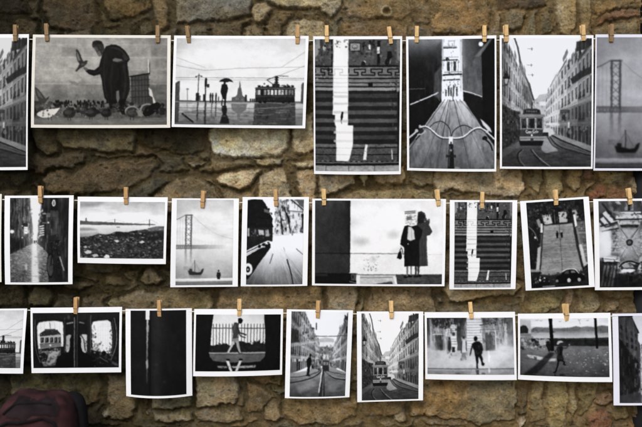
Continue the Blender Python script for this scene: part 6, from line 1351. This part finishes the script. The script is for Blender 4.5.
# corners TL TR BR BL, picture corners (or one inset), tones, curl, depth, paper, gain, label
PR = [
    ((-64, 34.4), (29, 34.2), (28.6, 170), (-64, 170.4), (3, 3.6, 1.6, 3), tram, .002, 0, 0, .74, 'print of a street of pale house fronts, cut off at the top left'),
    ((33, 34.6), (170.8, 35.4), (170.8, 128), (31.3, 127.7), (3, 2.8, 3.4, 3.1), pic_pigeon_man(), .003, 0, 1, .80, 'landscape print of a man in a dark coat feeding a flock of pigeons'),
    ((174.2, 35.6), (308.7, 36), (305.3, 128.6), (172, 127.1), (2.8, 2.8, 3, 2.8), umb, .004, 0, 0, .92, 'landscape print of a figure with an umbrella and an old tram on a wet square'),
    ((313.2, 36.3), (402.2, 36.2), (400.7, 174.2), (314, 174), (1.6, 3, 2, 3.2), stairs, .002, 0, 0, .96, 'large print of a striped flight of steps with a bright strip of light, top string'),
    ((406, 36.6), (496.3, 35.4), (495.6, 171.6), (407, 170.4), (2.2, 3, 1.8, 2.6), pic_handlebar(), .003, 0, 0, .96, 'large print of bicycle handlebars riding down a narrow alley'),
    ((499.7, 35.2), (593.6, 35.2), (592.4, 168.9), (500, 168.6), (2, 3, 1.8, 2.2), tram, -.003, 0, 0, .90, 'large print of a tram coming down a street with a wall lamp, top string'),
    ((595.4, 34.4), (689, 34.2), (688, 170.6), (593.2, 170.6), (1.4, 3, 3, 2.4), pic_bridge(False), .002, .001, 2, .72, 'large dim print of a bridge tower over a foggy river, at the right edge'),
    ((-66, 194), (1.8, 194), (1.7, 282), (-66, 282), (6, 3, 6, 3), pic_pale_sea(), .002, 0, 1, .8, 'cut-off print of which only a white edge shows left of the bicycle alley print'),
    ((4.8, 195.7), (73.8, 195.3), (72.9, 284), (6.2, 284.1), (5.4, 2.3, 4.6, 2.2), pic_wet_alley(), .004, 0, 0, .86, 'print of a wet narrow alley with a bicycle leaning at the right'),
    ((77.8, 196.7), (167.8, 197.3), (166.3, 263.9), (78, 262.7), (2.6, 4.8, 2.6, 5.3), pic_rocky_shore(), .003, 0, 0, .9, 'small landscape print of a rocky shore under a cloudy sky with a far bridge'),
    ((172, 198.3), (239, 198.5), (238, 286.4), (170.8, 287), (5, 1.5, 5.4, 2), pic_bridge(True), .005, 0, 0, .93, 'print of a foggy bridge and boat with a small standing figure'),
    ((242.6, 197), (309, 197), (307.3, 285.7), (241, 286), (5.2, 2.2, 5, 1.8), pic_fast_car(), .003, 0, 0, .96, 'high contrast print of a black car wheel and a blurred bright road'),
    ((312.3, 198.6), (446, 199), (444, 285.9), (312, 285.3), (2.8, 1.8, 2.8, 2), pic_newspaper_women(), .003, 0, 0, .96, 'landscape print of two women in dark coats, one hidden by a newspaper'),
    ((449.8, 200), (517.2, 200.2), (515, 288.9), (448.8, 289.1), (4.8, 2, 4.9, 1.9), stairs, .005, 0, 0, .94, 'small print of a striped flight of steps, middle string beside the two women'),
    ((519.9, 201.2), (588.7, 196.6), (593.8, 286.6), (525.4, 290.5), (6, 2, 5.6, 2), pic_brick_ramp(), .003, 0, 0, .9, 'tilted print of two small figures on a wide brick ramp above parked cars'),
    ((593.2, 199), (664, 198.4), (663, 289.2), (594.7, 290.1), (5, 2.2, 5, 2.8), pic_vault(), .002, .001, 0, .86, 'print of an ornate vaulted ceiling seen from below, cut off at the right'),
    ((-68, 309.6), (27.3, 308.4), (23.5, 373.4), (-68, 372), (3.8, 1.6, 3.2, 5.4), umb, .004, 0, 0, .80, 'cut-off small print of the end of a tram under a grey sky, bottom string'),
    ((30.3, 307.9), (122, 306.9), (121.2, 372.3), (31.2, 373.3), (2.2, 5.2, 2.4, 5.1), pic_tram_cab(), -.006, 0, 0, .86, 'print from a dark tram cab looking out through two bright windows'),
    ((125.3, 309), (191.7, 308.3), (192, 396), (125.8, 396.4), (5.2, 1.6, 5.6, 2.3), pic_dark_slit(), -.012, 0, 0, .9, 'nearly black print with one thin bright vertical slit'),
    ((194.2, 309), (283.2, 309), (282, 374.8), (193.2, 376), (2, 5.4, 2.2, 5), pic_walking_girl(), -.004, 0, 0, .93, 'print of a girl walking past railings, framed by black'),
    ((286.8, 309.3), (353, 310.3), (349.4, 397.2), (284.8, 398.2), (4.8, 1.9, 4.6, 1.6), pic_downhill_street(), -.005, 0, 0, .93, 'print of a man beside tram rails running down a street to the water'),
    ((356.8, 311.5), (423.2, 311.5), (422.7, 399.8), (357.2, 401.8), (4.6, 1.9, 4.6, 1.6), tram, .003, 0, 0, .93, 'small print of a tram in a street with a wall lamp, bottom string'),
    ((424.6, 312.2), (515, 311.8), (516.7, 379.9), (425.4, 379.3), (2.1, 5.6, 2.4, 5.4), pic_fog_figure(), -.004, 0, 0, .95, 'print of a dark running figure in white mist before a pale house'),
    ((518, 313.7), (610.5, 312.8), (612, 381.8), (518.3, 379.7), (2, 4.9, 2.8, 4.8), pic_running_boy(), -.004, 0, 0, .84, 'print of a child running across a dark sunlit promenade between two posts'),
    ((612.5, 313.7), (681, 312.4), (682, 404.6), (614, 405.6), (5.6, 2.4, 4.4, 2.4), pic_narrow_roofs(), -.010, .001, 2, .8, 'print of dark house fronts, cut off at the right end of the bottom string'),
]
LEFT_TONE = {0: .9}
rp = random.Random(4)


def curved(c4, curl, y0, sag, sw):
    TL, TR, BR, BL = [np.array(p, float) for p in c4]

    def f(u, v):
        u = np.asarray(u, float); v = np.asarray(v, float)
        px = (TL[0] * (1 - u) + TR[0] * u) * (1 - v) + (BL[0] * (1 - u) + BR[0] * u) * v
        py = (TL[1] * (1 - u) + TR[1] * u) * (1 - v) + (BL[1] * (1 - u) + BR[1] * u) * v
        py = py + sag * (4 * u * (1 - u)) * v
        y = y0 + curl * (4 * u * (1 - u) - .5) * (.35 + .65 * v) + sw * (u - .5) * v - .004 * np.sin(v * 2.4) * (1 if curl > 0 else .6)
        k = PXM * (D + y0) / D
        return np.stack([(px - CX) * k, y, CAMZ + (CY - py) * k], axis=-1)
    return f


for idx, (TL, TR, BR, BL, ins, pic, curl, y0, pm, gain, lab) in enumerate(PR):
    wpx = math.dist(TL, TR); hpx = math.dist(TL, BL)
    f = curved((TL, TR, BR, BL), curl, y0, {18: 1.3, 17: -.5, 24: -.6}.get(idx, rp.uniform(0, .5)), rp.uniform(-.006, .006))
    org = f(.5, 0.0)
    # paper: a thin sheet with both sides
    nu, nv = 17, 17
    u, v = np.meshgrid(np.linspace(0, 1, nu), np.linspace(0, 1, nv))
    A = f(u, v).reshape(-1, 3) - org
    Bk = A + np.array([0, .00035, 0])
    q = grid_quads(nv, nu); N = nu * nv
    quads = [q, q[:, ::-1] + N]
    edge_v = np.concatenate([A, Bk])
    ring = [i for i in range(nu)] + [r * nu + nu - 1 for r in range(1, nv)] + [(nv - 1) * nu + i for i in range(nu - 2, -1, -1)] + [r * nu for r in range(nv - 2, 0, -1)]
    quads.append(np.array([(a_ + 2 * N, b_ + 2 * N, b_ + 3 * N, a_ + 3 * N) for a_, b_ in zip(ring, ring[1:] + ring[:1])]))
    me = np_mesh('photo_print', np.concatenate([A, Bk, edge_v]), np.concatenate(quads), [(M_paper, M_paper_warm, M_paper_cool)[pm]])
    o = link('photo_print', me); o.location = org
    tag(o, lab, 'photograph', Q)
    # the printed picture, lying on the paper
    hr_, wr_ = pic.shape
    l, t, r, bt = ins
    u = l / wpx + (np.arange(wr_) / (wr_ - 1)) * (1 - (l + r) / wpx); v = t / hpx + (np.arange(hr_) / (hr_ - 1)) * (1 - (t + bt) / hpx)
    U, Vv = np.meshgrid(u, v)
    P = f(U, Vv).reshape(-1, 3) - org - np.array([0, .0005, 0])
    me = np_mesh('picture', P, grid_quads(hr_, wr_), [M_print])
    lin = s2l(pic / 255.0).reshape(-1, 1) * gain  # gain dims prints towards the sides, light falloff put into the tones
    tone = np.array([(.98, 1, 1.03), (1, .99, .93), (.95, .985, 1.1)][pm])  # picture takes the same painted warm and cool light cast as its paper
    if idx in (4, 5, 11, 15, 20, 22, 23): tone = np.array([.955, .995, 1.065])
    if idx == 4: tone = np.array([.94, 1.0, 1.09])
    set_cols(me, lin * tone)
    link('picture', me, o)

# ------------------------------------------------------------------ clothespins
def make_pin(kind):
    root = bpy.data.objects.new('clothespin', None); col.objects.link(root); root.empty_display_size = .01
    for s in (1, -1):
        prof = [(-.0034, .0172), (-.0064, .0166), (-.0066, .0120), (-.0052, -.0020), (-.0050, -.0050), (-.0040, -.0110), (-.0022, -.0172), (-.0006, -.0174), (-.0006, -.0120), (-.0014, -.0108), (-.0006, -.0092), (-.0008, -.0040)]
        bm = bmesh.new(); hw = .0040
        a_ = [bm.verts.new((-hw, y * s, z)) for y, z in prof]; b_ = [bm.verts.new((hw, y * s, z)) for y, z in prof]
        n = len(prof); bm.faces.new(a_); bm.faces.new(b_[::-1])
        for k in range(n): bm.faces.new((a_[k], b_[k], b_[(k + 1) % n], a_[(k + 1) % n]))
        bmesh.ops.recalc_face_normals(bm, faces=bm.faces)
        bmesh.ops.bevel(bm, geom=[e for e in bm.edges if e.calc_face_angle(0) > .6], offset=.00035, segments=1, affect='EDGES')
        bm_obj('wooden_half', bm, M_wood[kind], root, False)
    bm = bmesh.new()
    pts = [(-.0046 + .0092 * k / 40, .0018 * math.cos(k * .785 * 1.25), -.0030 + .0018 * math.sin(k * .785 * 1.25)) for k in range(41)]
    tube(bm, pts, .00045, 6)
    for s in (1, -1):
        tube(bm, [(-.0046 * s, .0018 * s, -.003), (-.0047 * s, -.004 * s, -.0052), (-.0042 * s, -.0055 * s, -.0056), (.0040 * s, -.0055 * s, -.0056), (.0046 * s, -.0048 * s, -.0056)], .0005, 6)
    bm_obj('spring', bm, M_spring, root)
    return root


PROTO = [make_pin(k) for k in range(3)]
used = [False] * 3
PINS = [  # x, top, bottom, lean (px the top stands right of the bottom), wood, what it holds
    (15.8, 25, 41.6, .2, 2, 'clothespin on the cut-off street print at the left end of the top string'),
    (46.8, 23.8, 41.4, -1.0, 2, 'left of the two clothespins holding the pigeon feeding print'),
    (158, 25.7, 43, .1, 2, 'right of the two clothespins holding the pigeon feeding print'),
    (188.4, 26, 43, -1.6, 2, 'left of the two clothespins holding the umbrella and tram print'),
    (297.5, 25.2, 44, .2, 1, 'right of the two clothespins holding the umbrella and tram print'),
    (326.8, 25.6, 42.6, -.2, 0, 'left of the two clothespins holding the large striped steps print'),
    (389.9, 26.8, 44, -2.2, 0, 'leaning right clothespin of the two holding the large striped steps print'),
    (416.8, 26.3, 42.8, .4, 0, 'left of the two clothespins holding the bicycle handlebar print'),
    (484.4, 25.7, 42.2, 0, 0, 'right of the two clothespins holding the bicycle handlebar print'),
    (505.8, 25, 42, -.6, 0, 'left of the two clothespins holding the large tram street print'),
    (582.8, 25, 41, -1.2, 0, 'right of the two clothespins holding the large tram street print'),
    (611, 24.2, 42, .4, 2, 'clothespin holding the large dim bridge print at the right'),
    (40.8, 185.8, 203, -.4, 1, 'clothespin holding the wet alley print'),
    (126.1, 187, 204.4, 0, 1, 'clothespin holding the rocky shore print'),
    (203.2, 190.6, 207.8, 1.4, 1, 'clothespin holding the foggy bridge print with the standing figure'),
    (276, 189, 206.2, -.6, 1, 'clothespin holding the black car print'),
    (323.8, 188.8, 205.4, -.4, 0, 'left of the two clothespins holding the print of two women'),
    (437.6, 189.4, 206, -1.4, 0, 'right of the two clothespins holding the print of two women'),
    (482.2, 191.6, 208.2, .4, 0, 'clothespin holding the small striped steps print'),
    (555.6, 189.6, 205.2, -.8, 0, 'clothespin holding the tilted brick ramp print'),
    (629.2, 188, 204.6, -2.0, 0, 'clothespin holding the vaulted ceiling print'),
    (76.3, 297, 314, 1.2, 1, 'clothespin holding the dark tram cab print'),
    (159.7, 299.8, 316.6, 0, 1, 'clothespin holding the nearly black slit print'),
    (239.3, 298.8, 316, .3, 0, 'clothespin holding the walking girl print'),
    (318.2, 300.4, 318, .6, 1, 'clothespin holding the print of rails running down to the water'),
    (391.2, 300.6, 318.2, -.4, 0, 'clothespin holding the small tram print on the bottom string'),
    (470.8, 301.8, 318.6, -1.4, 0, 'clothespin holding the print of the figure in mist'),
    (565.8, 303.6, 321, -1.2, 0, 'twisted clothespin holding the running child print'),
]


def place_pin(kind):
    src = PROTO[kind]
    if not used[kind]:
        used[kind] = True; return src
    r = src.copy(); col.objects.link(r)
    for ch in list(src.children):
        c = ch.copy(); col.objects.link(c); c.parent = r
    return r


rp = random.Random(9)
for x, y0, y1, lean, kind, lab in PINS:
    o = place_pin(kind)
    o.location = W(x, (y0 + y1) / 2, -.0012)
    L = math.hypot(lean, y1 - y0)
    o.rotation_euler = (rp.uniform(-.10, .04), math.atan2(lean, y1 - y0), .42 if 'twisted' in lab else rp.uniform(-.16, .16))
    k = L * PXM / .0346
    o.scale = (.96, 1, k)
    tag(o, lab, 'clothespin', 'wooden clothespins on the strings')

# ------------------------------------------------------------------ drainpipe at the right
M_pipe = simple_mat('grey_painted_iron', srgb(34, 34, 37), .8, .3, 25, .3, 220, (1, 1, .3), .1)
root = bpy.data.objects.new('drainpipe', None); col.objects.link(root); root.location = W(648, 613, .045)
ox, oy, oz = root.location
tag(root, 'dark grey drainpipe running down the wall at the right edge', 'pipe')
def pipe_piece(name, py0, py1, r, extra=()):
    bm = bmesh.new()
    z0 = W(0, py0, .045)[2] - oz; z1 = W(0, py1, .045)[2] - oz
    pts = [(0, 0, z0), (0, 0, z1)] if not extra else [(0, 0, z0 + (z1 - z0) * q) for q, _ in extra]
    tube(bm, pts, [r * m_ for _, m_ in extra] if extra else r, 32)
    return bm_obj(name, bm, M_pipe, root)
pipe_piece('upper_pipe', -560, 160, .0185)
pipe_piece('lower_pipe', 150, 612, .0335)
pipe_piece('socket', 142, 168, .039, ((0, .6), (.12, .95), (.3, 1), (.85, 1), (1, .9)))

# ------------------------------------------------------------------ the backpack at the lower left
M_bag = simple_mat('maroon_fabric', srgb(52, 29, 30), .8, .75, 34, .6, 700, spec=.15)  # strong mottling: sheen on crumpled, faded nylon put into the colour
M_bag2 = simple_mat('dark_maroon_fabric', srgb(34, 26, 28), .9, .4, 40, .5, 700, spec=.12)
M_blk = simple_mat('black_webbing', (.008, .008, .009), .9, .2, 200, .4, 900, spec=.1)
BY = -.085
SEC = [(392.6, 24, 60, .012), (393.4, 16, 67, .028), (396, 12, 70, .043), (402, 7, 74, .055), (409, 1, 76, .062), (420, -7, 77.5, .068), (450, -14, 80, .076), (520, -17, 85, .085), (590, -17, 85, .088), (610, -13, 81, .08)]
pyk = [s[0] for s in SEC]


def bag_pt(a_, py, off=0.0):
    xl = np.interp(py, pyk, [s[1] for s in SEC]); xr = np.interp(py, pyk, [s[2] for s in SEC]); hd = np.interp(py, pyk, [s[3] for s in SEC])
    ca, sa = math.cos(a_), math.sin(a_); e = .62
    X, _, Z = W((xl + xr) / 2 + math.copysign(abs(ca) ** e, ca) * ((xr - xl) / 2 + off / PXM), py, BY)
    y = BY + math.copysign(abs(sa) ** e, sa) * (hd + off)
    n = .011 * float(pnoise(np.array(X * 34.0 + Z * 14), np.array(Z * 26.0 + y * 20), 4, seed=70))
    return (X, y + n * (1 if sa < 0 else 0), Z + n)


def bag_front(px, py, off):
    """a point on the front face under a given place"""
    xl = np.interp(py, pyk, [s[1] for s in SEC]); xr = np.interp(py, pyk, [s[2] for s in SEC])
    q = max(-1, min(1, (px - (xl + xr) / 2) / ((xr - xl) / 2)))
    ca = math.copysign(abs(q) ** (1 / .62), q)
    return bag_pt(-math.acos(max(-1, min(1, ca))), py, off)


o0 = W(34, 613, BY)
bag = bpy.data.objects.new('backpack', None); col.objects.link(bag); bag.location = o0
tag(bag, 'dark maroon backpack with black straps standing at the foot of the wall', 'backpack')
sub = lambda p: (p[0] - o0[0], p[1] - o0[1], p[2] - o0[2])
bm = bmesh.new(); rows = []
pys = list(np.concatenate([np.linspace(392.6, 401, 9), np.linspace(402, 430, 15), np.linspace(436, 610, 24)])); na = 56
for py in pys: rows.append([bm.verts.new(sub(bag_pt(2 * math.pi * k / na, py))) for k in range(na)])
for A_, B_2 in zip(rows[:-1], rows[1:]):
    for k in range(na): bm.faces.new((A_[k], A_[(k + 1) % na], B_2[(k + 1) % na], B_2[k]))
bm.faces.new(rows[0]); bm.faces.new(rows[-1][::-1])
bm_obj('body', bm, M_bag, bag)


def patch(name, outline_l, outline_r, py0, py1, off, mat, ny=14, nx=22):
    bm = bmesh.new(); R_2 = []
    for i in range(ny):
        py = py0 + (py1 - py0) * i / (ny - 1); xl = np.interp(i / (ny - 1), [0, .5, 1], outline_l); xr = np.interp(i / (ny - 1), [0, .5, 1], outline_r)
        R_2.append([bm.verts.new(sub(bag_front(xl + (xr - xl) * k / (nx - 1), py, off * min(1, 4 * min(i, ny - 1 - i) / ny + .3) * min(1, 5 * min(k, nx - 1 - k) / nx + .3)))) for k in range(nx)])
    for A_, B_2 in zip(R_2[:-1], R_2[1:]):
        for k in range(nx - 1): bm.faces.new((A_[k], A_[k + 1], B_2[k + 1], B_2[k]))
    return bm_obj(name, bm, mat, bag)


patch('top_panel', (24, 19, 17), (60, 66, 66), 394.5, 411, .003, M_bag2)
patch('front_pocket', (24, 14, 8), (62, 70, 70), 417, 560, .010, M_bag, 30)
bm = bmesh.new(); tube(bm, [sub(bag_front(x, y, .004)) for x, y in ((-4, 427), (4, 422), (12, 417.6), (20, 415), (30, 413.6), (40, 413.4), (52, 414.4), (62, 416.6), (66, 422))], .0026, 8); bm_obj('zip', bm, M_blk, bag)
bm = bmesh.new(); tube(bm, spline([sub(bag_front(x, y, .004)) for x, y in ((15, 407), (20, 402), (26, 398.6), (34, 397), (46, 397.4), (58, 400))], 4), .0022, 8); bm_obj('piping', bm, M_blk, bag)
bm = bmesh.new()
pts = [W(70, 396, BY + .03), W(76, 397.6, BY + .025), W(80, 403, BY + .02), W(82, 412, BY + .02), W(83.4, 430, BY + .02), W(85, 480, BY + .02), W(86, 580, BY + .015)]
tube(bm, spline([sub(p) for p in pts], 6), .009, 10, True, 2.2); bm_obj('shoulder_strap', bm, M_blk, bag)

# ------------------------------------------------------------------ daylight and camera
SUN_EL, SUN_ROT = math.radians(38), math.radians(180 + 16)
w = bpy.data.worlds.new('World'); scene.world = w; w.use_nodes = True
nt = w.node_tree; bg = nt.nodes['Background']
sky = nt.nodes.new('ShaderNodeTexSky'); sky.sky_type = 'NISHITA'; sky.sun_disc = False
sky.sun_elevation = SUN_EL; sky.sun_rotation = SUN_ROT; sky.air_density = 1.0; sky.dust_density = 2.0; sky.ozone_density = .6
nt.links.new(sky.outputs['Color'], bg.inputs['Color']); bg.inputs['Strength'].default_value = 0.15
from mathutils import Vector
dv = Vector((math.sin(SUN_ROT) * math.cos(SUN_EL), math.cos(SUN_ROT) * math.cos(SUN_EL), math.sin(SUN_EL)))
ld = bpy.data.lights.new('sun', 'SUN'); ld.energy = 1.75; ld.angle = math.radians(24); ld.color = (1, .975, .945)
lo = bpy.data.objects.new('sun', ld); col.objects.link(lo); lo.rotation_euler = dv.to_track_quat('Z', 'Y').to_euler(); lo.location = (0, -3, 4)

cd = bpy.data.cameras.new('camera'); cam = bpy.data.objects.new('camera', cd); col.objects.link(cam)
cam.location = (0, -D, CAMZ); cam.rotation_euler = (math.pi / 2, 0, 0)
cd.lens = 50; cd.sensor_width = 36; cd.clip_start = .05; cd.clip_end = 500
cd.dof.use_dof = True; cd.dof.focus_distance = D - .003; cd.dof.aperture_fstop = 1.1
scene.camera = cam
scene.view_settings.view_transform = 'Standard'; scene.view_settings.look = 'None'; scene.view_settings.exposure = 0
